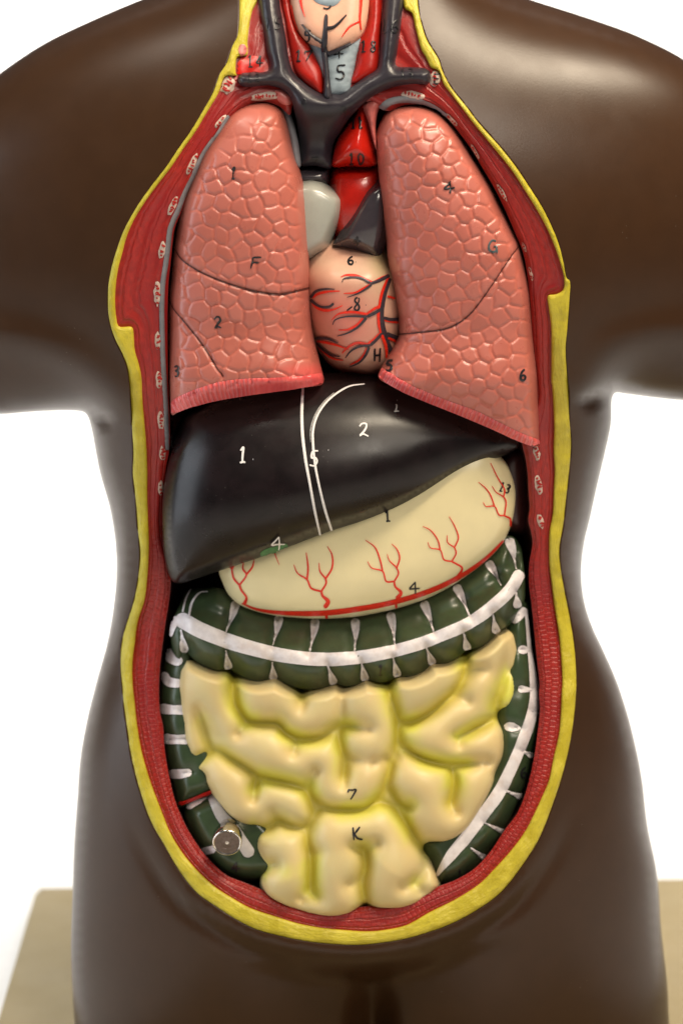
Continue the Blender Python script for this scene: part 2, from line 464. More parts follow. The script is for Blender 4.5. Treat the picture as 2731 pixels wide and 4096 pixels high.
# ------------------------------------------------------------------ body silhouette and fields
SIL = [(230, -260), (230, -110), (226, -60), (212, -32), (180, -14)] + L1((740, 0), (480, 110), (250, 220), (120, 300), (0, 385)) + \
      [(-45, 108), (-85, 155), (-108, 220), (-115, 300), (-100, 370), (-60, 405), (-25, 414)] + \
      L1((0, 2165), (200, 2150), (370, 2145), (440, 2155)) + \
      L2((458, 215), (480, 290), (520, 500), (575, 700), (605, 900), (608, 1050), (595, 1200), (560, 1400), (510, 1580), (460, 1780), (420, 2000), (405, 2200), (395, 2340)) + \
      [(74, 850), (72.5, 898), (71, 946), (72.5, 993), (74.6, 1024), (77, 1070), (79, 1180), (80, 1330)] + \
      [(364, 1330), (367, 1100), (370.5, 1010), (372.3, 982), (374, 1010), (377, 1100), (380, 1330)] + \
      [(680, 1330), (678, 1180), (674, 1080), (669, 1024), (667, 985), (661, 930), (657, 875)] + \
      R2((900, 2352), (870, 2100), (830, 1900), (790, 1750), (740, 1600), (670, 1440), (610, 1310), (570, 1180), (555, 1030), (570, 880), (600, 750), (640, 570), (680, 400), (710, 250), (716, 120)) + \
      R1((1215, 2053), (1270, 2058), (1400, 2075), (1568, 2092)) + \
      [(720, 402), (760, 392), (785, 360), (800, 300), (795, 225), (765, 150), (725, 92)] + \
      R1((1568, 310), (1330, 190), (1200, 140), (960, 60), (770, 0)) + [(490, -14), (460, -32), (446, -60), (442, -110), (442, -260)]
NOTCH = [(364, 1330), (367, 1100), (370.5, 1010), (372.3, 982), (374, 1010), (377, 1100), (380, 1330)]
SIL2 = catmull([p for p in SIL if p not in NOTCH], 3.0, True)      # outline of the mesh (the thighs touch)
SIL = SIL2
BOX = (-150, -300, 850, 1360)
PHI = solve(SIL, BOX, 1.0)
KD = 0.60
def body_h(u, v, d=None, near=None):
    p = np.stack([u, v], 1)
    if d is None: d, near, _ = poly_dist(p, SIL)
    e = 9.0
    dirv = (p - near) / np.maximum(d, 1e-6)[:, None]
    q = np.where((d < e)[:, None], near + dirv * e, p)
    ph = PHI.sample(q[:, 0], q[:, 1])
    ph = np.where(d < e, ph * d / e, ph)
    h = KD * SC * np.sqrt(np.maximum(0, 2 * ph))
    # soft valley where the thighs meet
    return h - .030 * np.exp(-((u - 372) / 20) ** 2) * sstep(955, 1030, v) * (h > .06)

def lin(pts, step=2.0):  # polyline resampled
    return catmull(pts, step, False)
def line_d(u, v, pts):
    L = lin(pts); return seg_dist(np.stack([u, v], 1), L[:-1, :2], L[1:, :2])[0]

def body_extra(u, v):
    """relief of the skin on top of the inflated shape (metres towards the viewer)"""
    e = np.zeros(len(u))
    # arm pit creases
    for pts in ([(84, 411), (94, 416), (104, 421)], [(616, 393), (604, 396), (588, 401)]):
        e -= .010 * np.exp(-(line_d(u, v, pts) / 7) ** 2)
    # lower fold of the chest over the arm
    e += .006 * np.exp(-(line_d(u, v, [(-40, 330), (30, 342), (80, 362), (115, 392)]) / 18) ** 2)
    e += .006 * np.exp(-(line_d(u, v, [(720, 330), (650, 335), (610, 350), (585, 385)]) / 18) ** 2)
    # the belly overhangs the groin, which lies further back
    do = poly_dist(np.stack([u, v], 1), OUT)[0]; m = sstep(790, 900, v)
    e += m * (.0022 * np.exp(-((do - 9) / 7) ** 2) - .0030 * np.exp(-((do - 21) / 7) ** 2)) - .034 * sstep(17, 40, do) * np.exp(-((u - 372) / 78) ** 2) * sstep(905, 955, v)
    return e

OUT = L1((1252, -340), (1252, -120), (1252, 0), (1250, 100), (1240, 190), (1215, 240), (1185, 330), (1150, 385), (1115, 480), (1060, 580), (1000, 680), (930, 780), (870, 870), (800, 960), (735, 1050), (680, 1140), (640, 1220), (605, 1320), (580, 1410), (568, 1480), (563, 1560), (567, 1640), (580, 1710), (605, 1780), (640, 1850), (665, 1920)) + \
      L2((678, 50), (688, 180), (690, 260), (697, 400), (695, 520), (710, 660), (720, 800), (732, 930), (722, 1060), (700, 1180), (672, 1270), (645, 1360), (633, 1440), (632, 1530), (640, 1640), (652, 1760)) + \
      S((507, 2900), (526, 3027), (558, 3155), (603, 3283), (660, 3385), (724, 3493), (794, 3576), (858, 3621), (947, 3678), (1024, 3716), (1126, 3744), (1234, 3765), (1343, 3776), (1450, 3778), (1550, 3767), (1640, 3750), (1715, 3727), (1791, 3700), (1889, 3650), (2001, 3570), (2107, 3433), (2156, 3352), (2219, 3191), (2261, 3051), (2289, 2910), (2303, 2770), (2303, 2686), (2294, 2571), (2275, 2456), (2260, 2380), (2240, 2265), (2237, 2189), (2252, 2097), (2263, 1997), (2279, 1844), (2283, 1768), (2275, 1653), (2273, 1560)) + \
      R1((962, 1950), (955, 1820), (965, 1700), (975, 1560), (976, 1468), (960, 1452), (945, 1380), (920, 1280), (880, 1180), (830, 1080), (760, 970), (700, 880), (630, 790), (560, 710), (490, 630), (430, 550), (380, 490), (345, 440), (310, 370), (290, 310), (260, 260), (235, 220), (215, 170), (195, 100), (183, 30), (180, -100), (180, -340))
YEL = L1((1345, -320), (1345, -120), (1345, 0), (1318, 60), (1302, 140), (1294, 220), (1290, 290), (1243, 298), (1232, 380), (1238, 395), (1180, 400), (1140, 490), (1080, 590), (1020, 690), (950, 790), (890, 880), (820, 970), (755, 1060), (700, 1150), (665, 1230), (640, 1320), (615, 1420), (605, 1500), (602, 1580), (607, 1650), (622, 1705), (690, 1710), (700, 1760), (705, 1830), (725, 1900)) + \
      L2((738, 0), (745, 130), (755, 250), (765, 370), (770, 500), (770, 640), (775, 780), (778, 900), (770, 1060), (755, 1180), (720, 1290), (705, 1400), (693, 1500), (693, 1600), (705, 1720)) + \
      LB((155, 0), (180, 150), (230, 330), (300, 520), (370, 690), (460, 830), (550, 930), (650, 1020), (760, 1090)) + \
      CB((0, 1262), (200, 1330), (380, 1385), (560, 1420), (760, 1440), (950, 1450), (1100, 1435), (1250, 1400)) + \
      RB((600, 1350), (750, 1275), (880, 1190), (960, 1110), (1060, 1000), (1140, 890), (1220, 730), (1275, 600), (1300, 480), (1335, 320), (1348, 100)) + \
      R2((455, 1600), (450, 1500), (440, 1380), (425, 1280), (410, 1180), (400, 1100), (388, 1000), (386, 900), (388, 820), (405, 720), (410, 600), (415, 500), (410, 400), (412, 280), (408, 160), (400, 50)) + \
      R1((880, 2000), (880, 1850), (878, 1700), (865, 1600), (862, 1545), (905, 1537), (940, 1515), (948, 1470), (925, 1370), (890, 1270), (850, 1180), (800, 1090), (735, 985), (680, 900), (610, 810), (540, 725), (470, 640), (410, 560), (360, 495), (318, 440), (290, 370), (250, 352), (238, 330), (222, 295), (205, 270), (170, 150), (150, 70), (112, 40), (105, -100), (105, -320))
RED = T((860, 405), (760, 408), (640, 405), (571, 418)) + L1((1515, 600), (1460, 556), (1380, 532), (1295, 550), (1215, 615), (1150, 710), (1080, 800), (1020, 925), (980, 1005), (948, 1105), (912, 1195), (900, 1285), (890, 1385), (880, 1480), (876, 1600), (875, 1700), (876, 1850), (878, 1950)) + \
      L2((884, 150), (887, 300), (882, 400), (868, 480), (858, 600), (850, 700), (855, 850), (882, 960), (892, 1060), (887, 1150), (867, 1280), (850, 1400), (836, 1520), (830, 1640), (835, 1760)) + \
      LB((315, 0), (325, 140), (350, 300), (390, 470), (430, 570), (480, 670), (560, 790), (640, 880), (720, 945), (830, 990), (950, 1040), (1100, 1110), (1300, 1160)) + \
      RB((100, 1330), (230, 1320), (420, 1285), (560, 1240), (660, 1200), (740, 1170), (850, 1105), (940, 1010), (1020, 890), (1100, 780), (1150, 650), (1190, 480), (1210, 340), (1225, 200), (1220, 100)) + \
      R2((338, 1620), (325, 1500), (310, 1350), (295, 1200), (281, 1080), (284, 980), (300, 880), (292, 820), (278, 760), (285, 700), (280, 620), (275, 520), (262, 430), (248, 370), (246, 250)) + \
      R1((790, 2100), (785, 1900), (778, 1700), (762, 1500), (735, 1330), (684, 1200), (636, 1090), (576, 970), (522, 880), (463, 780), (396, 690), (336, 618), (280, 572), (215, 548), (150, 545), (90, 556), (30, 580), (-30, 560))
OUT = catmull(OUT, 2.0, True); YEL = catmull(YEL, 2.0, True); RED = catmull(RED, 2.0, True)

dO, nO, _ = poly_dist(OUT, SIL)
def fixed_h(u, v):
    p = np.stack([u, v], 1); ph = PHI.sample(u, v)
    return -KD * SC * np.sqrt(np.maximum(0, 2 * ph))
MEM = solve(OUT, BOX, 0.0, fixed=fixed_h)
def mem(u, v): return MEM.sample(u, v)

# ------------------------------------------------------------------ torso shell
torso = empty('anatomy_torso', (0.0, 0.0, ZG))
tag(torso, 'brown plastic anatomy torso with open chest and belly rimmed in yellow', 'anatomy model')

XT = np.array([(x + .37, y + .21) for y in range(975, 1150, 4) for x in range(352, 393, 3)])
V, F = triangulate([SIL2, OUT], 7.0, rings=(.7, 1.8, 3.6), extra=XT)
d, near, _ = poly_dist(V, SIL)
dout = poly_dist(V, OUT)[0]
h = body_h(V[:, 0], V[:, 1], d, near)
yy = -h - body_extra(V[:, 0], V[:, 1]) * sstep(0, 14, d)
d2 = poly_dist(V, SIL2)[0]
onrim = dout < .05
yy = np.where(d2 < .05, 0, np.minimum(yy, -.003 * sstep(0, 3, d2)))
yy = np.where(onrim, mem(V[:, 0], V[:, 1]), yy)
front = P(V[:, 0], V[:, 1], yy)
Vb, Fb = triangulate([SIL2], 12.0, rings=(.7, 1.8, 3.6))
db, nb, _ = poly_dist(Vb, SIL); db2 = poly_dist(Vb, SIL2)[0]
hb = body_h(Vb[:, 0], Vb[:, 1], db, nb)
back = P(Vb[:, 0], Vb[:, 1], np.where(db2 < .05, 0, np.maximum(.004, .85 * hb)))
verts = np.concatenate([front, back]); faces = [tuple(f) for f in F] + [tuple(len(front) + f[::-1]) for f in Fb]
verts[:, 2] = np.maximum(verts[:, 2], ZG - .006)
# weld the shared silhouette
key = {}; remap = np.arange(len(verts))
for i in list(np.where(d2 < .05)[0]) + [len(front) + j for j in np.where(db2 < .05)[0]]:
    k = tuple(np.round(verts[i], 5)); remap[i] = key.setdefault(k, i)
faces = [tuple(remap[j] for j in f) for f in faces]; faces = [f for f in faces if len(set(f)) == 3]
skin = link('skin', verts, faces, MAT['skin'], torso)

def strip_uv(V, outer, inner):
    do, no, so = poly_dist(V, outer); di, _, _ = poly_dist(V, inner)
    return np.stack([so * 2.0, do / np.maximum(do + di, 1e-6)], 1), do, di
BVH = {}
def bvh_of(name, verts, faces): BVH[name] = BVHTree.FromPolygons([tuple(v) for v in verts], [tuple(int(i) for i in f) for f in faces])

# fat layer (raised a little over the muscle)
V, F = triangulate([OUT, YEL], 3.0, rings=(1.0,))
uv, do, di = strip_uv(V, OUT, YEL)
lump = .0006 * np.sin(uv[:, 0] * .11) * np.sin(uv[:, 0] * .043 + 1)
D = np.where(do < .05, 0, .0022 * circ(np.minimum(do, di + 2) / 5) + lump * sstep(0, 3, do)); D = np.where(di < .05, -.002, D)
fv = P(V[:, 0], V[:, 1], mem(V[:, 0], V[:, 1]) - D)
fat = link('fat_layer', fv, F, MAT['fat'], torso, uv=uv); bvh_of('fat', fv, F)
# muscle layer
V, F = triangulate([YEL, RED], 3.0, rings=(1.0,))
uv, do, di = strip_uv(V, YEL, RED)
tt = do / np.maximum(do + di, 1e-6)
low = sstep(480, 620, V[:, 1])
D = -.002 - .004 * (1 - sstep(0, 6, di)) + .0012 * np.abs(np.sin(3 * np.pi * tt)) * sstep(0, 4, do) * sstep(0, 4, di)
mv = P(V[:, 0], V[:, 1], mem(V[:, 0], V[:, 1]) - D)
muscle = link('muscle_layer', mv, F, MAT['muscle'], torso, attrs={'low': low}, uv=uv); bvh_of('muscle', mv, F)
# cavity
V, F = triangulate([RED], 7.0, rings=(1., 3.))
d = poly_dist(V, RED)[0]
D = -.006 - .075 * circ(d / 40)
cv = P(V[:, 0], V[:, 1], mem(V[:, 0], V[:, 1]) - D)
cav = link('cavity_lining', cv, F, MAT['cavity'], torso); bvh_of('cavity', cv, F)

# ------------------------------------------------------------------ organ builder
def organ(name, poly, mat, Dfun, spacing=3.5, rings=(.7, 2., 4.), parent=None, depth=.03, attrs=None, step=2.0, key=None, domeG=0., uvfun=None):
    L = catmull(poly, step, True)
    V, F = triangulate([L], spacing, rings=rings)
    d, near, prm = poly_dist(V, L)
    d[d < .02] = 0
    u, v = V[:, 0], V[:, 1]
    D = Dfun(u, v, d)
    if domeG:
        lo, hi = L.min(0) - 8, L.max(0) + 8
        f = solve(L, (lo[0], lo[1], hi[0], hi[1]), 1.0, levels=(12, 6, 3), its=(300, 160, 120))
        ph = f.sample(u, v); D = D + domeG * np.sqrt(np.clip(ph / ph.max(), 0, 1)) * sstep(0, 10, d)
    fv = P(u, v, mem(u, v) - D)
    nbd = len(L)
    bidx = [int(np.argmin(((V - p[:2]) ** 2).sum(1))) for p in L]
    bk = P(u[bidx], v[bidx], mem(u[bidx], v[bidx]) - D[bidx] + depth)
    n0 = len(fv); verts = np.concatenate([fv, bk])
    faces = [tuple(f) for f in F]
    m = len(bidx)
    # orientation of the loop
    A = L[:, :2]; area2 = (A[:, 0] * np.roll(A[:, 1], -1) - np.roll(A[:, 0], -1) * A[:, 1]).sum()
    for i in range(m):
        a, b = bidx[i], bidx[(i + 1) % m]
        if a == b: continue
        q = (a, n0 + i, n0 + (i + 1) % m, b)
        faces.append(q if area2 < 0 else q[::-1])
    cap = tuple(n0 + i for i in range(m)); faces.append(cap if area2 < 0 else cap[::-1])
    at = {k: np.concatenate([a(u, v, d), np.zeros(m)]) for k, a in (attrs or {}).items()}
    o = link(name, verts, faces, mat, parent, attrs=at)
    bvh_of(key or name, fv, F)
    return o

MARKN = [0]
def project(key, u, v, eps):
    b = BVH[key]; d = ray(np.array([u]), np.array([v]))[0]; d = Vector(d).normalized()
    loc, nrm, i, t = b.ray_cast(Vector(CAM), d, 4)
    if loc is None: return None
    if nrm.dot(d) > 0: nrm = -nrm
    return np.array(loc + nrm * eps)
def ribbon_geo(key, strokes, widths, eps=.00035, step=1.0, dome=.00025):
    """painted strokes lying on a surface; stroke = [(u,v),...]; widths = px value or [w0,w1,..] along it"""
    Vv, Ff = [], []
    for si, (st, w) in enumerate(zip(strokes, widths)):
        pts = [tuple(p[:2]) for p in st]
        if len(pts) == 1: pts = [(pts[0][0] - .25, pts[0][1]), (pts[0][0] + .25, pts[0][1])]
        L = catmull(pts, step)
        if isinstance(w, (int, float)): w = [w, w]
        s = np.concatenate([[0], np.cumsum(np.hypot(*np.diff(L, axis=0).T))]); s /= max(s[-1], 1e-9)
        ww = np.interp(s, np.linspace(0, 1, len(w)), w)
        t = np.gradient(L, axis=0); n = np.stack([-t[:, 1], t[:, 0]], 1); n /= np.maximum(np.hypot(n[:, 0], n[:, 1]), 1e-9)[:, None]
        # round the ends
        tot = np.sum(np.hypot(*np.diff(L, axis=0).T)); dist_end = np.minimum(s, 1 - s) * tot
        ends = circ((dist_end + .25) / np.maximum(ww * .5, .3)); ww = ww * np.maximum(ends, .35)
        rows = []
        for k in range(len(L)):
            e = eps + .00004 * si + .00010 * s[k]
            row = []
            for f, de in ((-.5, 0), (-.25, dome * .8), (0, dome), (.25, dome * .8), (.5, 0)):
                row.append(project(key, L[k, 0] + n[k, 0] * ww[k] * f, L[k, 1] + n[k, 1] * ww[k] * f, e + de))
            if any(r is None for r in row) and row[2] is not None:
                good = [r for r in row if r is not None]
                for q in (1, 0): row[q] = row[q] if row[q] is not None else row[q + 1] - (row[2] - row[q + 1]) * .02
                for q in (3, 4): row[q] = row[q] if row[q] is not None else row[q - 1] - (row[2] - row[q - 1]) * .02
            rows.append(row)
        idx = []
        for row in rows:
            if any(r is None for r in row): idx.append(None); continue
            b = len(Vv); Vv += row; idx.append(b)
        for a, b in zip(idx[:-1], idx[1:]):
            if a is None or b is None: continue
            if np.linalg.norm(Vv[a + 2] - Vv[b + 2]) > .02: continue
            for c in range(4): Ff.append((a + c, a + c + 1, b + c + 1, b + c))
    return Vv, Ff
def ribbon(name, key, strokes, widths, mat, parent, **kw):
    Vv, Ff = ribbon_geo(key, strokes, widths, **kw)
    if not Ff: return None
    return link(name, Vv, Ff, mat, parent)
def patch(name, key, poly, mat, parent, eps=.0003, dome=.0006, spacing=2.5, attrs=None, uv=None, R=4.):
    L = catmull(poly, 1.5, True); V, F = triangulate([L], spacing)
    d = poly_dist(V, L)[0]
    pr = [project(key, p[0], p[1], eps + dome * float(circ(q / R))) for p, q in zip(V, d)]
    ok = [i for i, p in enumerate(pr) if p is not None]
    mp = {i: j for j, i in enumerate(ok)}
    ff = [tuple(mp[i] for i in f) for f in F if all(i in mp for i in f)]
    if not ff: return None
    return link(name, [pr[i] for i in ok], ff, mat, parent,
                attrs={k: a(V)[ok] for k, a in (attrs or {}).items()}, uv=uv(V)[ok] if uv else None)

G = {
 '0': [[(.5, 0), (.2, .25), (.15, .65), (.4, 1), (.75, .8), (.85, .35), (.6, .03), (.45, .05)]],
 '1': [[(.22, .22), (.5, 0), (.47, .5), (.42, 1)], [(.2, 1), (.5, .97), (.8, .98)]],
 'l': [[(.5, 0), (.42, 1)]],
 '2': [[(.12, .24), (.35, .03), (.68, .06), (.75, .27), (.5, .55), (.15, .9), (.42, .84), (.9, .97)]],
 '3': [[(.15, .1), (.55, 0), (.8, .15), (.65, .38), (.35, .45), (.72, .55), (.8, .78), (.55, .98), (.1, .92)]],
 '4': [[(.58, 0), (.32, .35), (.06, .66), (.5, .64), (1.0, .6)], [(.58, 0), (.6, .5), (.58, 1.08)]],
 '5': [[(.9, .02), (.36, .08), (.3, .42), (.65, .45), (.75, .7), (.5, .97), (.1, .92)]],
 '6': [[(.75, .02), (.38, .22), (.15, .62), (.3, .95), (.65, .95), (.82, .7), (.6, .5), (.25, .62)]],
 '7': [[(.06, .34), (.1, .12), (.5, .12), (.98, .04), (.68, .5), (.3, 1)]],
 '8': [[(.62, .06), (.32, .08), (.25, .28), (.7, .6), (.72, .88), (.42, 1), (.2, .78), (.65, .4), (.76, .16), (.62, .06)]],
 '9': [[(.78, .15), (.42, .03), (.2, .28), (.45, .5), (.76, .25), (.72, .6), (.45, 1)]],
 'E': [[(.15, 0), (.15, 1)], [(.15, .02), (.9, 0)], [(.15, .5), (.75, .48)], [(.12, .98), (.9, .98)]],
 'F': [[(.25, .05), (.12, .55), (0, 1)], [(.25, .05), (.6, .05), (1, .02)], [(.14, .5), (.45, .46), (.75, .5)]],
 'G': [[(.85, .12), (.5, .02), (.15, .3), (.12, .75), (.45, .98), (.8, .85), (.82, .55), (.55, .55)], [(.83, .55), (.88, 1.05)]],
 'H': [[(.15, 0), (.05, 1)], [(.85, .0), (.8, 1.05)], [(.1, .55), (.82, .5)]],
 'K': [[(.15, 0), (.18, 1.0)], [(.85, 0), (.2, .58)], [(.25, .52), (.6, .88), (1.1, .98)]],
 'i': [[(.4, .4), (.55, .45), (.35, .95), (.15, .98), (.85, .95)], [(.55, .05)]],
 '.': [[(.2, .95)]], '-': [[(.05, .75), (.7, .45)]],
}
def write(text, key, cx, cy, hgt, parent, mat='ink', w=1.5, rot=0., asp=.62, gap=.35, dy=None):
    """handwriting: text centred on pixel (cx, cy), each character one part"""
    wid = hgt * asp; adv = [wid * (.45 if c in '.-l' else 1) for c in text]
    tot = sum(adv) + gap * wid * (len(text) - 1); x = -tot / 2
    cr, sr = math.cos(rot), math.sin(rot)
    rnd = random.Random(text + str(round(cx)))
    strokes = []; letters = any(c.isalpha() and c != 'l' for c in text)
    for c, a in zip(text, adv):
        for st in G[c]:
            pts = []
            for (gx, gy) in st:
                lx = x + gx * (wid if c not in '.-' else wid) + rnd.uniform(-.03, .03) * hgt; ly = (gy - .5) * hgt + rnd.uniform(-.03, .03) * hgt
                pts.append((cx + lx * cr - ly * sr, cy + lx * sr + ly * cr))
            strokes.append(pts)
        x += a + gap * wid
    ws = [[w * rnd.uniform(.8, 1.0), w * 1.15, w * rnd.uniform(.65, .95)] if len(s) > 1 else w * 1.25 for s in strokes]
    return ribbon('handwritten_letter' if letters else 'handwritten_number', key, strokes, ws, MAT[mat], parent, step=.7, dome=.0001, eps=.0004)
def at(f, x, y):
    p = f((x, y))[0]; return p[0], p[1]

# ------------------------------------------------------------------ neck and great vessels of the torso
def tube_D(base, H, R): return lambda u, v, d: base + H * circ(d / R)
trach = organ('trachea', T((632, 160), (660, 230), (688, 310), (692, 380), (715, 395), (795, 375), (812, 310), (828, 230), (842, 145), (740, 120)), MAT['trachea'],
              lambda u, v, d: -.004 + .009 * circ(d / 14) + .0003 * np.sin((v - .12 * u) * .9) * sstep(0, 5, d), parent=torso, depth=.012, key='trachea')
car = organ('carotid_artery', T((512, -120), (516, 0), (538, 100), (553, 200), (573, 285), (620, 340), (690, 385), (698, 300), (664, 228), (636, 168), (604, 130), (580, 80), (566, 0), (566, -120)), MAT['red_neck'], tube_D(-.006, .010, 9), parent=torso, depth=.012, key='carL')
car2 = organ('carotid_artery', T((872, -120), (868, 0), (866, 80), (848, 138), (832, 165), (822, 240), (800, 340), (870, 320), (910, 285), (920, 200), (928, 100), (934, 0), (936, -120)), MAT['red_neck'], tube_D(-.006, .010, 9), parent=torso, depth=.012, key='carR')
thy = organ('thyroid_gland', T((560, -120), (561, 0), (569, 60), (590, 120), (625, 167), (690, 202), (712, 218), (790, 192), (840, 152), (864, 100), (877, 0), (878, -120)), MAT['thyroid'], tube_D(.000, .014, 22), parent=torso, depth=.012, key='thyroid')
patch('larynx', 'thyroid', T((636, -110), (645, -20), (660, 6), (692, 20), (735, 24), (762, 2), (772, -30), (775, -110)), MAT['trachea'], torso, dome=.001)
aorta = organ('aortic_arch', T((850, 400), (815, 462), (778, 512), (748, 560), (731, 610), (727, 664), (800, 667), (903, 661), (906, 600), (896, 540), (880, 470), (870, 405)), MAT['red_vessel'], tube_D(-.030, .028, 22), parent=torso, depth=.02, key='aorta')
organ('thyroid_vein', T((686, 200), (710, 205), (716, 250), (722, 320), (726, 400), (694, 400), (694, 320), (690, 260)), MAT['vein'], tube_D(-.001, .010, 4), parent=torso, depth=.012, key='tv')
vein = organ('great_vein', T((428, -120), (434, 0), (440, 60), (455, 130), (465, 200), (478, 262), (470, 282), (420, 290), (370, 292), (354, 303), (350, 322), (362, 342), (400, 348), (460, 342), (510, 350), (545, 372), (565, 402), (575, 440), (585, 480), (592, 540), (596, 600), (598, 660), (660, 664), (724, 672), (728, 620), (736, 570), (760, 530), (800, 470), (838, 430), (870, 400), (920, 370), (990, 345), (1060, 336), (1110, 336), (1121, 316), (1120, 288), (1100, 273), (1040, 268), (985, 262), (990, 200), (1000, 130), (1008, 60), (1014, 0), (1014, -120), (932, -120), (932, 0), (925, 80), (920, 160), (915, 240), (905, 275), (860, 305), (800, 350), (760, 376), (730, 372), (715, 378), (690, 375), (650, 355), (610, 325), (575, 290), (555, 230), (545, 160), (530, 80), (518, 0), (513, -120)),
             MAT['vein'], lambda u, v, d: -.001 + .009 * circ(d / 8) - .026 * sstep(100, 150, v), parent=torso, depth=.02, key='vein', domeG=.005)
for nm, key_, st, w in (('thyroid_vein', 'thyroid', [T((712, 225), (698, 200), (700, 150), (705, 60)), T((700, 115), (735, 108), (785, 62)), T((690, 168), (650, 140), (612, 98)), T((705, 215), (750, 195), (800, 168))], [[6.5, 6, 4.5, 3.5], [4, 3, 1.6], [4, 2.6, 1.4], [3, 2.6, 1]]),
                        ):
    ribbon(nm, key_, st, w, MAT['vein'], torso, dome=.0018, eps=.0006)
for st, w in zip([T((838, -60), (842, 0), (838, 80), (843, 120)), T((838, 84), (800, 105), (766, 148)), T((596, -60), (605, 20), (620, 68)), T((564, 20), (578, 80), (592, 118))], [[3.4, 3, 2.4, 1.2], [2.6, 2, .8], [2, 2.6, .8], [2.2, 1.6, .8]]):
    ribbon('thyroid_artery', 'thyroid', [st], [w], MAT['red_line'], torso)
# painted flesh beside the vessels
patch('neck_muscle', 'muscle', L1((1240, 300), (1300, 292), (1360, 300), (1400, 340), (1395, 385), (1330, 375), (1235, 385)), MAT['bright_red'], muscle, dome=.0002)
ribbon('neck_muscle', 'fat', [L1((1262, 232), (1268, 260), (1262, 290))], [[6, 9, 6]], MAT['pink_flesh'], fat)
organ('pleura_flesh', T((852, 420), (880, 396), (950, 352), (1000, 352), (985, 380), (945, 402), (915, 440), (903, 500), (905, 600), (893, 570), (872, 490)), MAT['pink_flesh'], tube_D(-.012, .010, 8), parent=torso, depth=.012, key='plflesh')
patch('pleura_flesh', 'muscle', T((500, 362), (530, 362), (556, 385), (562, 415), (545, 420), (515, 405)), MAT['pink_flesh'], muscle, dome=.0012)
# grey pleura edge
ribbon('pleura_edge', 'muscle', [L1((1195, 605), (1135, 700), (1065, 795), (1010, 915), (968, 1000), (928, 1102), (890, 1190), (878, 1280), (865, 1380), (850, 1480), (845, 1600), (846, 1700), (850, 1850), (855, 1950)) + L2((865, 150), (870, 300), (872, 390))], [[3, 4.4, 4.8, 5, 4.6, 4.4, 4.2, 4]], MAT['pleura'], muscle, dome=.0008)
ribbon('pleura_edge', 'muscle', [T((905, 560), (900, 500), (915, 450), (950, 412), (1000, 398), (1060, 402), (1130, 425), (1190, 465))], [[3, 7, 7, 6, 5, 3.5]], MAT['pleura'], muscle, dome=.0008)
ribbon('pleura_edge', 'cavity', [L2((985, 185), (935, 260), (895, 340), (878, 400))], [[3, 5, 5, 3]], MAT['pleura'], cav, dome=.0008)
pl = organ('pleura_sheet', T((520, 415), (545, 430), (570, 470), (588, 540), (598, 600), (600, 670), (575, 660), (555, 560), (535, 470)), MAT['pleura'], tube_D(-.016, .006, 5), parent=torso, depth=.01, key='plsheet')
patch('diaphragm_flesh', 'cavity', L2((885, 210), (975, 185), (925, 270), (885, 350)), MAT['pink_flesh'], cav, dome=.0008)

# ribs and clavicles cut through the wall
def rib(cx, cy, L, Wd, ang, seed, sx=1):
    L *= .9; Wd *= .84
    """one cut bone: white oval with red marrow marks"""
    r = random.Random(seed); c, s = math.cos(ang), math.sin(ang)
    pts = []
    for k in range(14):
        t = 2 * math.pi * k / 14; q = r.uniform(.82, 1.12)
        x = L / 2 * math.cos(t) * q; y = Wd / 2 * math.sin(t) * q
        pts.append((cx + x * c - y * s, cy + x * s + y * c))
    o = patch('rib_section', 'muscle', pts, MAT['bone'], muscle, dome=.0009, spacing=1.6)
    if o is None: return
    bvh_of('rib', [np.array(v.co) + ORIG[o.name] for v in o.data.vertices], [tuple(p.vertices) for p in o.data.polygons])
    st, ww = [], []
    n = max(2, int(L / 3.6))
    for k in range(n):
        t = -.78 + 1.56 * (k + .5) / n
        x = L / 2 * t + r.uniform(-.8, .8); hw = Wd / 2 * math.sqrt(max(.05, 1 - t * t)) * .95
        a = (-hw * r.uniform(.1, 1.0) * sx, hw * r.uniform(.2, .8))
        p0 = (x + r.uniform(-1, 1), a[0]); p1 = (x + r.uniform(-1.2, 1.2), a[0] * .3 + a[1] * .3); p2 = (x + r.uniform(-1, 1), a[1] * .7)
        st.append([(cx + p[0] * c - p[1] * s, cy + p[0] * s + p[1] * c) for p in (p0, p1, p2)])
        ww.append([r.uniform(1.2, 2.2), r.uniform(1.5, 2.6), 1.0])
    ribbon('marrow', 'rib', st, ww, MAT['marrow'], o, dome=.0001, step=.8)
def seg_rib(f, p, q, Wd, seed, sx=1):
    a, b = f(p, q); rib((a[0] + b[0]) / 2, (a[1] + b[1]) / 2, math.hypot(b[0] - a[0], b[1] - a[1]), Wd, math.atan2(b[1] - a[1], b[0] - a[0]), seed, sx)
for i, (p, q, Wd) in enumerate([((1185, 595), (1120, 670), 6), ((1030, 795), (975, 920), 8), ((925, 1015), (880, 1135), 8), ((855, 1255), (840, 1360), 8), ((822, 1465), (822, 1605), 8.5), ((825, 1725), (825, 1835), 8), ((830, 1930), (832, 2035), 8), ((838, 2140), (842, 2250), 8.5)]):
    seg_rib(L1, p, q, Wd, 11 + i)
seg_rib(L2, (845, 365), (850, 455), 7.5, 31); seg_rib(L2, (838, 545), (840, 640), 6, 32)
seg_rib(T, (395, 392), (530, 378), 9, 33)
seg_rib(T, (1000, 372), (1105, 388), 10, 34)
seg_rib(T, (1180, 452), (1232, 505), 5, 35); seg_rib(T, (1280, 570), (1320, 640), 3.5, 36); seg_rib(T, (1385, 730), (1430, 810), 4, 37)
seg_rib(T, (1488, 965), (1505, 1010), 3.5, 38); seg_rib(T, (1515, 1060), (1532, 1130), 3.5, 39)
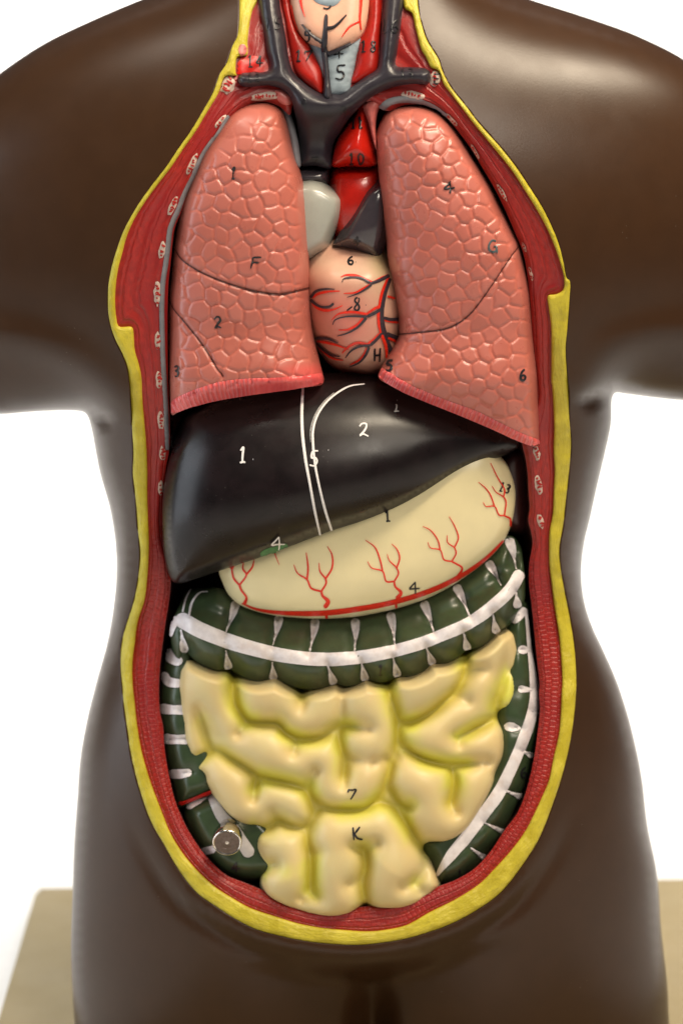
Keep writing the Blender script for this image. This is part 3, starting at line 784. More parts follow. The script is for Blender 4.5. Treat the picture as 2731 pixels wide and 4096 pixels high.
seg_rib(R2, (312, 365), (330, 450), 8, 40); seg_rib(R2, (320, 515), (340, 635), 8, 41); seg_rib(R2, (332, 720), (352, 810), 8, 42)
seg_rib(T, (330, 298), (290, 378), 18, 43)
seg_rib(T, (1142, 274), (1136, 352), 13, 44)

# neck and vessel numbers
write('15', 'vein', *at(N, 415, 135), 12, vein, w=1.5); write('16', 'vein', *at(N, 1078, 150), 13, vein, w=1.5)
write('14', 'muscle', *at(N, 312, 350), 11, muscle, w=1.7); write('12', 'vein', *at(N, 305, 448), 9, vein, w=1.4); write('13', 'vein', *at(N, 1178, 418), 9, vein, w=1.4)
write('17', 'carL', *at(N, 588, 318), 11, car, w=1.4); write('18', 'carR', *at(N, 960, 265), 11, car2, w=1.4)
write('3', 'thyroid', *at(N, 725, 15), 13, thy, w=1.9, asp=.75); write('5', 'thyroid', *at(N, 612, 205), 11, thy, w=1.7, asp=.85)
write('4', 'trachea', *at(N, 788, 302), 9, trach, w=1.6, asp=1.1); write('5', 'trachea', *at(N, 800, 413), 15, trach, w=1.9, asp=.8)
write('9', 'vein', *at(N, 592, 600), 13, vein, w=1.4); write('9', 'vein', *at(N, 820, 640), 13, vein, w=1.4); write('7', 'vein', *at(N, 655, 918), 8, vein, w=1.3, asp=.95)
write('11', 'aorta', *at(N, 895, 700), 11, aorta, w=1.6, asp=.45); write('10', 'aorta', *at(N, 890, 905), 11, aorta, w=1.6)
write('E', 'rib', *at(N, 1350, 450), 10, muscle, w=1.5, asp=.7)

# ------------------------------------------------------------------ heart
def gauss(u, v, cx, cy, sx, sy): return np.exp(-((u - cx) / sx) ** 2 - ((v - cy) / sy) ** 2)
heart_poly = H2((210, -80), (330, -120), (450, -130), (600, -130), (750, -120), (880, -90), (980, 60), (1020, 300), (1050, 500), (1060, 700), (1040, 850), (1000, 980), (940, 1060), (850, 1100), (750, 1128), (620, 1108), (500, 1068), (420, 1005), (340, 900), (270, 780), (220, 600), (200, 400), (200, 200))
heart = organ('heart', heart_poly, MAT['heart'], lambda u, v, d: -.046 + .038 * circ(d / 38) - .040 * (1 - sstep(222, 285, v)), key='heart', depth=.02, domeG=.012, attrs={
    'pink': lambda u, v, d: np.clip(.75 * gauss(u, v, *at(H2, 480, 560), 42, 26) + .55 * gauss(u, v, *at(H2, 640, 800), 34, 22) + .3 * gauss(u, v, *at(H2, 560, 110), 25, 8), 0, 1),
    'pale': lambda u, v, d: np.clip(.7 * gauss(u, v, *at(H2, 870, 130), 14, 30), 0, 1),
    'red': lambda u, v, d: .75 * sstep(0, 1, (v - at(H2, 0, 960)[1]) / 16)})
tag(heart, 'flesh coloured heart with red and black branching vessels, marked 6 and 8', 'heart')
svc = organ('vena_cava', H1((120, 345), (200, 333), (340, 331), (440, 345), (446, 375), (430, 470), (350, 500), (150, 500)), MAT['vein_gloss'], tube_D(-.043, .022, 14), parent=heart, key='svc', depth=.02)
ao2 = organ('aorta', H1((438, 378), (470, 344), (560, 324), (700, 320), (830, 322), (880, 400), (880, 600), (800, 800), (650, 930), (480, 900), (430, 800), (420, 500)), MAT['red_vessel'], tube_D(-.048, .014, 8), domeG=.018, parent=heart, key='ao2', depth=.02)
pul = organ('pulmonary_trunk', H1((850, 415), (790, 452), (720, 500), (680, 552), (620, 660), (550, 790), (500, 885), (464, 958), (560, 982), (640, 1008), (720, 1048), (795, 1078), (832, 1066), (900, 900), (930, 700), (920, 500)), MAT['vein_gloss'], lambda u, v, d: -.026 + .005 * circ(d / 3), parent=heart, key='pul', depth=.02, domeG=.014, spacing=2.5)
aur = organ('auricle', H1((140, 470), (230, 436), (300, 432), (370, 450), (440, 490), (510, 540), (546, 590), (549, 640), (532, 740), (500, 822), (462, 910), (436, 968), (400, 1002), (340, 1040), (280, 1078), (180, 1110), (110, 1000), (100, 700)), MAT['auricle'], lambda u, v, d: -.034 + .010 * circ(d / 6) + .008 * circ(d / 13), parent=heart, key='aur', depth=.03, domeG=.010, spacing=2.5)
red_st = [H2((525, 318), (560, 303), (640, 305), (720, 335), (780, 362)), H2((780, 362), (850, 325), (905, 300)), H2((550, 447), (640, 440), (700, 410), (770, 372)),
          H2((300, 480), (350, 450), (430, 432), (520, 428)), H2((292, 500), (330, 555), (400, 582), (470, 575), (540, 543)),
          H2((905, 318), (870, 390), (845, 470), (835, 540), (825, 600), (828, 700), (845, 760)), H2((455, 658), (500, 615), (570, 598), (650, 598), (730, 612)), H2((730, 612), (790, 570), (835, 545)),
          H2((510, 738), (580, 735), (650, 700), (705, 645)), H2((870, 658), (930, 672), (985, 680)), H2((840, 760), (790, 810), (740, 850)), H2((740, 850), (660, 840), (590, 870), (540, 920)),
          H2((600, 1012), (670, 975), (710, 930), (735, 880)), H2((340, 825), (420, 838), (500, 858), (590, 890)), H2((350, 870), (420, 935), (480, 965), (550, 975)),
          H2((848, 775), (880, 870), (885, 960)), H2((895, 800), (930, 815), (960, 830)), H2((890, 470), (920, 478), (950, 488))]
ribbon('coronary_artery', 'heart', red_st, [[.8, 2.4, 2.8, 2.4]] + [[2.4, 2.6, 2.2]] + [[.8, 2, 2.4]] + [[2.4, 2.6, .9], [2.2, 2.8, .8], [2.4, 2.8, 3, 2.6], [.8, 2.6, 2.4], [2.2, 2.4, 2.4], [.8, 2.2, 2.4], [2.6, 2.4, 2], [2.4, 2.4], [2.2, 2.6, 1], [.8, 2, 2.2], [2.6, 2.2, 1], [1.6, 2, .8], [3, 3, 2], [2.4, 2.2], [2.2, 2.2]], MAT['red_line'], heart, eps=.0003, dome=.00008)
blk_st = [H2((538, 358), (545, 335), (600, 322), (680, 325), (760, 365)), H2((760, 370), (830, 345), (910, 305)), H2((575, 478), (650, 452), (710, 420), (770, 375)),
          H2((290, 480), (330, 430), (400, 412), (480, 412)), H2((288, 495), (320, 525), (370, 552), (440, 550), (472, 525)), H2((915, 330), (880, 430), (860, 520), (850, 600), (856, 700), (872, 770), (900, 860), (935, 930)),
          H2((465, 695), (480, 660), (560, 632), (650, 628), (735, 632)), H2((735, 632), (790, 605), (845, 570)), H2((500, 785), (580, 762), (660, 715), (730, 640)), H2((862, 640), (920, 655), (985, 650)),
          H2((850, 765), (800, 820), (760, 858)), H2((760, 858), (680, 865), (610, 900), (565, 955)), H2((595, 1028), (670, 995), (720, 940), (750, 870)), H2((330, 800), (420, 803), (510, 838)),
          H2((340, 840), (390, 890), (450, 930), (525, 945)), H2((880, 765), (930, 785), (985, 805)), H2((985, 805), (965, 850), (955, 880))]
ribbon('coronary_vein', 'heart', blk_st, [[.8, 1.8, 2.2, 2.4], [2.6, 3.2, 3.6], [.6, 1.8, 2.6], [3, 2.4, .8], [3, 2.2, 2.6], [3, 3.6, 4, 5, 5], [.8, 1.8, 2.4], [2.8, 3, 3], [.8, 2, 3], [3, 3.4, 3], [3, 3], [2.4, 2.2, .8], [.8, 2.2, 3], [3, 2.6, 1], [2, 2.2, 1.2], [4, 4], [3, 3]], MAT['blue_line'], heart, eps=.0005, dome=.00008)
write('6', 'heart', *at(H1, 605, 1085), 8.5, heart, w=1.7, asp=.85); ribbon('handwritten_mark', 'heart', [H1((645, 1103))], [1.6], MAT['ink'], heart, eps=.0008)
write('8', 'heart', *at(H2, 655, 530), 13.5, heart, w=1.7, asp=.6); ribbon('handwritten_mark', 'heart', [H2((575, 582), (618, 550)), H2((725, 538))], [[1.6, 1.4], 1.8], MAT['ink'], heart, eps=.0009)
write('H', 'heart', *at(H2, 818, 935), 12.5, heart, w=1.8, asp=.55)
write('4', 'pul', *at(H1, 655, 925), 8, pul, w=1.7, asp=.9); ribbon('handwritten_mark', 'pul', [H1((722, 962))], [1.8], MAT['ink'], pul, eps=.0006)

# ------------------------------------------------------------------ liver
liver_poly = M((180, 425), (150, 450), (120, 510), (95, 570), (75, 640), (60, 720), (51, 800), (48, 880), (50, 960), (60, 1040), (75, 1098), (90, 1124), (112, 1134), (200, 1110), (330, 1066), (440, 1030), (550, 990), (640, 956), (740, 920), (840, 890), (950, 850), (1050, 805), (1150, 750), (1230, 702), (1300, 667), (1380, 637), (1440, 611), (1476, 586), (1470, 555), (1400, 500), (1300, 440), (1150, 370), (1000, 320), (850, 295), (700, 290), (500, 310), (300, 360))
def liverD(u, v, d):
    return .008 + .007 * circ(d / 2.5) + .006 * soft(d / 50) - .042 * (1 - sstep(350, 530, v))
liver = organ('liver', liver_poly, MAT['liver'], liverD, spacing=4, key='liver', depth=.04, domeG=.034)
tag(liver, 'glossy black-brown liver with two white lines and white numbers', 'liver')
ribbon('ligament_line', 'liver', [M((612, 345), (607, 450), (610, 540), (622, 640), (640, 740), (658, 840), (680, 939))], [[2.4, 2.9, 3.0, 2.8, 2.5, 2.6, 2.0]], MAT['white_ink'], liver)
ribbon('ligament_line', 'liver', [M((858, 337), (800, 345), (745, 375), (700, 415), (668, 465), (652, 520), (652, 580), (660, 660), (680, 760), (700, 840), (726, 921))], [[1, 1.8, 2.1, 2.2, 2.4, 2.3, 2.2, 2.6, 2.4]], MAT['white_ink'], liver)
ribbon('ligament_line', 'liver', [M((735, 372), (692, 412), (660, 462), (642, 520), (642, 570))], [[.8, 1.2, 1.6, 1.4, .6]], MAT['grey_ink'], liver)
write('1', 'liver', *at(M, 372, 620), 15.5, liver, 'white_ink', w=2.0, asp=.55); ribbon('handwritten_mark', 'liver', [M((413, 638))], [2.2], MAT['white_ink'], liver)
write('2', 'liver', *at(M, 855, 520), 13.5, liver, 'white_ink', w=1.8, asp=.8); write('5', 'liver', *at(M, 655, 635), 16, liver, 'white_ink', w=1.7, asp=.7)
ribbon('handwritten_mark', 'liver', [M((713, 601))], [1.9], MAT['white_ink'], liver)
write('i', 'liver', *at(M, 985, 424), 12, liver, 'grey_ink', w=1.4, asp=.6)
patch('gallbladder', 'liver', M((440, 1012), (458, 997), (500, 984), (543, 973), (551, 984), (525, 1003), (480, 1019), (446, 1026)), MAT['gall'], liver, dome=.0012)
bvh_of('gall', [np.array(v.co) + ORIG[liver.name] for v in bpy.data.objects['gallbladder'].data.vertices], [tuple(p.vertices) for p in bpy.data.objects['gallbladder'].data.polygons])
write('4', 'liver', *at(M, 511, 968), 12, liver, 'white_ink', w=1.5, asp=1.15).location.y = -.0016

# ------------------------------------------------------------------ stomach
sto_poly = M((275, 1078), (290, 1130), (315, 1180), (352, 1215), (400, 1238), (480, 1259), (580, 1271), (700, 1275), (820, 1267), (940, 1245), (1050, 1215), (1150, 1175), (1250, 1115), (1330, 1055), (1400, 985), (1440, 910), (1458, 830), (1460, 760), (1445, 700), (1415, 640), (1350, 590), (1200, 600), (1000, 700), (700, 840), (450, 950), (300, 1020))
stomach = organ('stomach', sto_poly, MAT['stomach'], lambda u, v, d: -.012 + .007 * circ(d / 4) + .006 * soft(d / 40), spacing=3.5, key='stomach', depth=.03, domeG=.016)
tag(stomach, 'cream stomach below the black liver with thin red branching arteries', 'stomach')
trees = [
 ([(378, 214), (386, 190), (366, 160), (358, 140)], [[(358, 140), (335, 112), (326, 75), (314, 63)], [(358, 140), (386, 98), (372, 75), (378, 40)], [(386, 98), (410, 68), (417, 38)], [(328, 80), (336, 60), (334, 44)]], [4.5, 2.2, 2.2, 2.6]),
 ([(698, 230), (712, 205), (690, 182), (685, 165)], [[(685, 165), (645, 152), (628, 118), (590, 92), (575, 58)], [(628, 118), (632, 70), (625, 10)], [(685, 165), (704, 132), (702, 115), (680, 85), (676, 50)], [(702, 115), (728, 70), (728, 20), (710, -15)]], [5.5, 5, 3.4, 2.6]),
 ([(985, 195), (1003, 170), (980, 145), (976, 125)], [[(976, 125), (945, 125), (930, 85), (885, 70), (870, 45)], [(930, 85), (920, 40), (900, -10), (862, -40)], [(976, 125), (993, 92), (986, 72), (956, 40), (948, 15)], [(986, 72), (998, 30), (986, -5), (966, -25)]], [5, 4, 2.6, 2.2]),
 ([(1228, 108), (1247, 72), (1225, 55), (1205, 45)], [[(1205, 45), (1175, 38), (1160, 0), (1120, -10), (1110, -32)], [(1160, 0), (1150, -40), (1120, -80), (1090, -95)], [(1205, 45), (1223, 12), (1216, -10), (1190, -30), (1187, -60)], [(1216, -10), (1232, -50), (1215, -100), (1195, -135)]], [3.4, 2.6, 2.2, 2]),
 ([(1441, -95), (1438, -125), (1415, -138)], [[(1415, -138), (1395, -140), (1376, -175), (1342, -175), (1330, -192)], [(1376, -175), (1360, -220), (1340, -248), (1312, -272)], [(1415, -138), (1421, -195), (1412, -212), (1382, -232), (1366, -256)], [(1412, -212), (1416, -240), (1388, -290), (1360, -348)]], [2.6, 2.2, 2, 2])]
for trunk, brs, w in trees:
    ribbon('stomach_artery', 'stomach', [B(*trunk)] + [B(*b) for b in brs], [[x * .85 for x in w]] + [[w[-1] * .75, w[-1] * .7, w[-1] * .6, .6]] * len(brs), MAT['red_line'], stomach)
ribbon('stomach_artery', 'stomach', [M((495, 1000), (505, 1030), (518, 1060))], [[1.2, .9, .4]], MAT['red_line'], stomach)
ribbon('stomach_artery', 'stomach', [M((368, 1212), (420, 1234), (500, 1248), (600, 1253), (700, 1251), (830, 1235), (980, 1206), (1130, 1158), (1250, 1098), (1340, 1034), (1412, 962))], [[1.2, 3.4, 5, 5.4, 5.2, 5, 5, 4.6, 3.6, 2]], MAT['red_line'], stomach)
ribbon('stomach_artery', 'stomach', [M((704, 1253), (707, 1272))], [[2, 3.4]], MAT['red_line'], stomach)
ribbon('stomach_artery', 'stomach', [M((982, 1206), (984, 1230))], [[2, 2.8]], MAT['red_line'], stomach)
write('1', 'stomach', *at(M, 950, 864), 11, stomach, w=1.7, asp=.7, rot=-.1); write('4', 'stomach', *at(M, 1057, 1148), 11, stomach, w=1.5, asp=1.0)
write('13', 'stomach', *at(M, 1417, 752), 8.5, stomach, w=1.3, rot=.35, gap=.15)
ribbon('handwritten_mark', 'stomach', [M((1432, 748))], [1.1], MAT['ink'], stomach)

# ------------------------------------------------------------------ lungs
def lung_border(lung, key, top, bottom, ridge_fn):
    a = lin(top); b = lin(bottom)
    b = b.copy(); b[:, 1] -= .8
    poly = np.concatenate([a, b[::-1]])
    L = poly[::1]
    mid = lin([((p[0] + q[0]) / 2, (p[1] + q[1]) / 2) for p, q in zip(catmull(top, 8), [b[min(len(b) - 1, int(i * len(b) / max(1, len(catmull(top, 8)))))] for i in range(len(catmull(top, 8)))])])
    def uvf(V):
        _, _, s = seg_dist(V, mid[:-1], mid[1:]); return np.stack([s * 2.0 / 5.2, V[:, 1] * 0], 1)
    Vp, Fp = triangulate([L], 2.0)
    d = poly_dist(Vp, L)[0]; dt = seg_dist(Vp, a[:-1, :2], a[1:, :2])[0]
    pr = [project(key, p[0], p[1], .0003 + .0010 * float(circ(q / 2.5))) for p, q in zip(Vp, dt)]
    ok = [i for i, p in enumerate(pr) if p is not None]; mp = {i: j for j, i in enumerate(ok)}
    ff = [tuple(mp[i] for i in f) for f in Fp if all(i in mp for i in f)]
    return link('lung_border', [pr[i] for i in ok], ff, MAT['border'], lung, attrs={'ridge': ridge_fn(Vp)[ok]}, uv=uvf(Vp)[ok])

lungA_poly = T((330, 440), (385, 412), (440, 402), (490, 410), (530, 440), (550, 490), (562, 540), (580, 620), (600, 682), (615, 740), (625, 800), (632, 880), (636, 980), (637, 1080), (638, 1150), (640, 1200), (645, 1280), (655, 1350), (672, 1420), (690, 1492), (696, 1515), (694, 1528)) + \
    M((686, 338), (600, 352), (480, 368), (360, 385), (250, 405), (160, 430), (110, 450), (90, 461), (84, 452), (81, 420), (78, 330), (75, 200)) + T((72, 1300), (75, 1200), (85, 1100), (95, 1000), (110, 900), (130, 800), (160, 720), (200, 620), (250, 540), (290, 480))
fissA = [T((98, 995), (130, 1040), (180, 1075), (250, 1110), (330, 1140), (400, 1160), (460, 1172), (520, 1177), (570, 1168), (638, 1150)), T((72, 1190), (95, 1235), (140, 1290), (200, 1365), (240, 1425), (270, 1475), (294, 1506))]
def lungD(fiss, key, amp, bottom):
    Ls = [lin(f) for f in fiss]
    A_ = np.concatenate([L[:-1] for L in Ls]); B_ = np.concatenate([L[1:] for L in Ls])
    def f(u, v, d):
        g = seg_dist(np.stack([u, v], 1), A_, B_)[0]
        ed, cid = plates(u, v, SEED[key])
        lev = np.random.RandomState(5).rand(5000)[cid] * .0003
        cell = (sstep(.0, 2.0, ed) * .0010 + .0003 * circ(ed / 9) + lev) * (.98 + .22 * np.sin(u * .06 + 1) * np.sin(v * .045)) * amp(u, v, d)
        # the lower edge is a blunt lip that stands forward of the liver
        oth = OTHER[key]; do = seg_dist(np.stack([u, v], 1), oth[:-1], oth[1:])[0]
        db = seg_dist(np.stack([u, v], 1), bottom[:-1], bottom[1:])[0]
        de = np.minimum(do, db + 8)
        return -.019 + .010 * circ(de / 14) + .022 * circ(np.minimum(do, db + 25) / 60) - .0014 * np.exp(-(g / 1.8) ** 2) + cell + .012 * sstep(325, 390, v)
    return f
def hex_seeds(poly, sp, ang, seed):
    r = np.random.RandomState(seed); L = np.array([p[:2] for p in poly]); c = L.mean(0); R = 260
    out = []
    for j in range(-25, 26):
        for i in range(-25, 26):
            x = (i + (.5 if j % 2 else 0)) * sp; y = j * sp * .9
            x += r.uniform(-.24, .24) * sp; y += r.uniform(-.22, .22) * sp
            out.append((c[0] + x * math.cos(ang) - y * math.sin(ang), c[1] + x * math.sin(ang) + y * math.cos(ang)))
    s_ = np.array(out); lo, hi = L.min(0) - 25, L.max(0) + 25
    return s_[(s_[:, 0] > lo[0]) & (s_[:, 0] < hi[0]) & (s_[:, 1] > lo[1]) & (s_[:, 1] < hi[1])]
def plates(u, v, seeds):
    p = np.stack([u, v], 1); ed = np.zeros(len(p)); cid = np.zeros(len(p), int)
    # wavy borders
    p = p + .9 * np.stack([np.sin(v * .31) + np.sin(v * .17 + u * .1), np.sin(u * .29 + 1) + np.sin(u * .15 - v * .12)], 1)
    for a in range(0, len(p), 4000):
        q = p[a:a + 4000]; dd = ((q[:, None] - seeds) ** 2).sum(2); o = np.argsort(dd, 1)[:, :5]; s0 = seeds[o[:, 0]]
        e = np.full(len(q), 1e9)
        for k in range(1, 5):
            s1 = seeds[o[:, k]]; n = s1 - s0; n /= np.maximum(np.hypot(n[:, 0], n[:, 1]), 1e-6)[:, None]
            e = np.minimum(e, np.abs((((s0 + s1) / 2 - q) * n).sum(1)))
        ed[a:a + 4000] = e; cid[a:a + 4000] = o[:, 0]
    return ed, cid
SEED = {'lungA': None, 'lungB': None}
def cell_attr(key, amp, what):
    def f(u, v, d):
        ed, cid = plates(u, v, SEED[key])
        if what == 'edge': return (1 - sstep(.2, 2.4, ed)) * amp(u, v, d)
        return np.random.RandomState(3).rand(5000)[cid]
    return f
cellsA = lambda u, v, d: sstep(3, 12, d) * (1 - .9 * sstep(0, 1, (at(T, 0, 640)[1] - v + .9 * (at(T, 330, 0)[0] - u)) / 30))
OTHER = {}
def split_outline(poly, bottom):
    L = catmull(poly, 2.0, True)[:, :2]; b = lin(bottom)[:, :2]
    d = seg_dist(L, b[:-1], b[1:])[0]; k = d > 2.5
    i0 = next(i for i in range(len(k)) if k[i] and not k[i - 1]); order = [(i0 + j) % len(k) for j in range(len(k))]
    return np.array([L[i] for i in order if k[i]]), b
botA = M((90, 461), (110, 450), (160, 430), (250, 405), (360, 385), (480, 368), (600, 352), (686, 338))
botB = M((914, 308), (920, 318), (950, 336), (1000, 362), (1100, 405), (1200, 445), (1300, 486), (1400, 530), (1480, 568), (1530, 585), (1549, 587))
OTHER['lungA'], bA = split_outline(lungA_poly, botA)
SEED['lungA'] = hex_seeds(lungA_poly, 17.0, .12, 4)
lungA = organ('lung', lungA_poly, MAT['lung'], lungD(fissA, 'lungA', cellsA, bA), spacing=1.5, key='lungA', depth=.03, domeG=.006,
              attrs={'edge': cell_attr('lungA', cellsA, 'edge'), 'tone': cell_attr('lungA', cellsA, 'tone'), 'rim': lambda u, v, d: .55 * sstep(0, 1, (v - at(M, 0, 235)[1]) / 12) * sstep(at(M, 430, 0)[0], at(M, 640, 0)[0], u)})
tag(lungA, 'salmon pink lung marked F, 1, 2 and 3 with two dark fissure lines', 'lung', group='pair of lungs in the open chest')
ribbon('fissure_line', 'lungA', [fissA[0]], [[1, 1.8, 2, 2.2, 2.4, 2.6, 2]], MAT['fissure'], lungA, dome=.0001)
ribbon('fissure_line', 'lungA', [fissA[1]], [[.8, 1.3, 1.5, 1.9, 1.4]], MAT['fissure'], lungA, dome=.0001)
lung_border(lungA, 'lungA', M((83, 412), (95, 398), (160, 365), (230, 341), (300, 323), (400, 313), (500, 310), (600, 304), (692, 290)), M((85, 458), (110, 450), (160, 430), (250, 405), (360, 385), (480, 368), (600, 352), (688, 336)),
            lambda V: 1 - .85 * sstep(at(M, 350, 0)[0], at(M, 470, 0)[0], V[:, 0]))
write('1', 'lungA', *at(T, 335, 692), 11.5, lungA, w=2.13, asp=.5, rot=.08); write('F', 'lungA', *at(T, 424, 1050), 11.5, lungA, w=1.68, asp=.9)
write('2', 'lungA', *at(T, 272, 1290), 12, lungA, w=1.90, asp=.72); write('3', 'lungA', *at(T, 108, 1486), 10.5, lungA, w=1.79, asp=.5)

lungB_poly = T((912, 510), (935, 460), (970, 430), (1020, 418), (1080, 420), (1140, 440), (1190, 480), (1230, 530), (1280, 610), (1330, 690), (1370, 760), (1410, 840), (1450, 920), (1480, 980), (1500, 1060), (1520, 1140), (1530, 1230), (1538, 1320), (1543, 1420), (1548, 1500)) + \
    M((1551, 380), (1556, 480), (1557, 565), (1549, 587), (1530, 585), (1480, 568), (1400, 530), (1300, 486), (1200, 445), (1100, 405), (1000, 362), (950, 336), (920, 318), (912, 303), (918, 283), (935, 250), (960, 205), (980, 170), (991, 142)) + T((994, 1320), (990, 1260), (980, 1200), (965, 1120), (950, 1040), (945, 960), (930, 860), (920, 760), (910, 660), (904, 600), (903, 550))
fissB = [T((1486, 970), (1450, 1015), (1400, 1090), (1360, 1150), (1310, 1220), (1270, 1265), (1220, 1300), (1170, 1318), (1090, 1328), (995, 1338))]
OTHER['lungB'], bB = split_outline(lungB_poly, botB)
SEED['lungB'] = hex_seeds(lungB_poly, 16.8, -.22, 9)
cellsB = lambda u, v, d: sstep(2, 9, d)
lungB = organ('lung', lungB_poly, MAT['lung'], lungD(fissB, 'lungB', cellsB, bB), spacing=1.5, key='lungB', depth=.03, domeG=.006,
              attrs={'edge': cell_attr('lungB', cellsB, 'edge'), 'tone': cell_attr('lungB', cellsB, 'tone'), 'rim': lambda u, v, d: 0 * u})
tag(lungB, 'salmon pink lung marked G, 4, 5 and 6 with one curved fissure line', 'lung', group='pair of lungs in the open chest')
ribbon('fissure_line', 'lungB', [fissB[0]], [[1, 1.6, 1.6, 1.8, 2, 2, 1.6]], MAT['fissure'], lungB, dome=.0001)
lung_border(lungB, 'lungB', M((922, 268), (960, 290), (1010, 322), (1100, 365), (1200, 405), (1300, 441), (1400, 490), (1480, 530), (1556, 560)), M((914, 308), (920, 318), (950, 336), (1000, 362), (1100, 405), (1200, 445), (1300, 486), (1400, 530), (1480, 568), (1530, 585), (1552, 580)),
            lambda V: 0 * V[:, 0] + 1)
write('4', 'lungB', *at(T, 1197, 747), 11, lungB, w=1.79, asp=.95); write('G', 'lungB', *at(T, 1370, 985), 12, lungB, 'ink_grey', w=1.90, asp=.85)
write('5', 'lungB', *at(T, 957, 1462), 11, lungB, w=2.24, asp=.8); write('6', 'lungB', *at(T, 1490, 1500), 11, lungB, w=2.13, asp=.6)

tc_poly = B((80, 330), (84, 300), (100, 255), (120, 210), (140, 172), (165, 155), (215, 152), (270, 150), (340, 180), (420, 220), (520, 248), (640, 262), (800, 262), (950, 236), (1080, 190), (1200, 125), (1300, 55), (1370, -10), (1415, -52), (1450, -55), (1482, -15), (1493, 50), (1499, 110), (1500, 170), (1495, 212), (1472, 250), (1446, 290), (1440, 297), (1402, 324), (1384, 334), (1382, 337), (1350, 372), (1310, 394), (1272, 399), (1266, 402), (1240, 424), (1190, 454), (1137, 458), (1130, 459), (1095, 490), (1040, 510), (994, 507), (986, 509), (960, 524), (915, 532), (868, 522), (858, 524), (830, 541), (780, 548), (742, 536), (734, 538), (690, 555), (630, 560), (555, 545), (502, 519), (492, 520), (430, 530), (370, 510), (322, 480), (312, 477), (270, 485), (210, 465), (160, 428), (146, 412), (138, 414), (122, 442), (106, 436), (90, 400), (82, 360))
MAT['spleen'] = paint('dark_maroon_paint', srgb(66, 32, 32), rough=.35, var=.15)
organ('spleen', M((1390, 640), (1460, 590), (1500, 610), (1518, 700), (1524, 800), (1520, 890), (1495, 935), (1440, 930), (1400, 860)), MAT['spleen'], tube_D(-.045, .020, 14), parent=torso, key='spleen', depth=.02)
# ------------------------------------------------------------------ small intestine
si_poly = B((118, 460), (108, 540), (112, 600), (120, 680), (130, 760), (150, 820), (172, 852), (166, 884), (208, 902), (216, 932), (240, 970), (275, 1030), (320, 1080), (380, 1110), (428, 1119), (418, 1150), (415, 1190), (430, 1230), (454, 1274), (441, 1302), (438, 1340), (460, 1385), (510, 1420), (580, 1450), (660, 1472), (740, 1477), (800, 1465), (848, 1432), (862, 1425), (900, 1440), (960, 1447), (1030, 1440), (1090, 1415), (1140, 1375), (1163, 1345), (1150, 1300), (1125, 1240), (1096, 1194), (1112, 1178), (1180, 1178), (1230, 1160), (1280, 1120), (1320, 1060), (1360, 990), (1384, 930), (1387, 900), (1415, 840), (1425, 790), (1420, 730), (1400, 682), (1398, 656), (1440, 640), (1465, 600), (1472, 540), (1475, 460), (1475, 380), (1460, 330), (1440, 285), (1380, 260), (1200, 350), (900, 430), (600, 440), (300, 380), (160, 380))
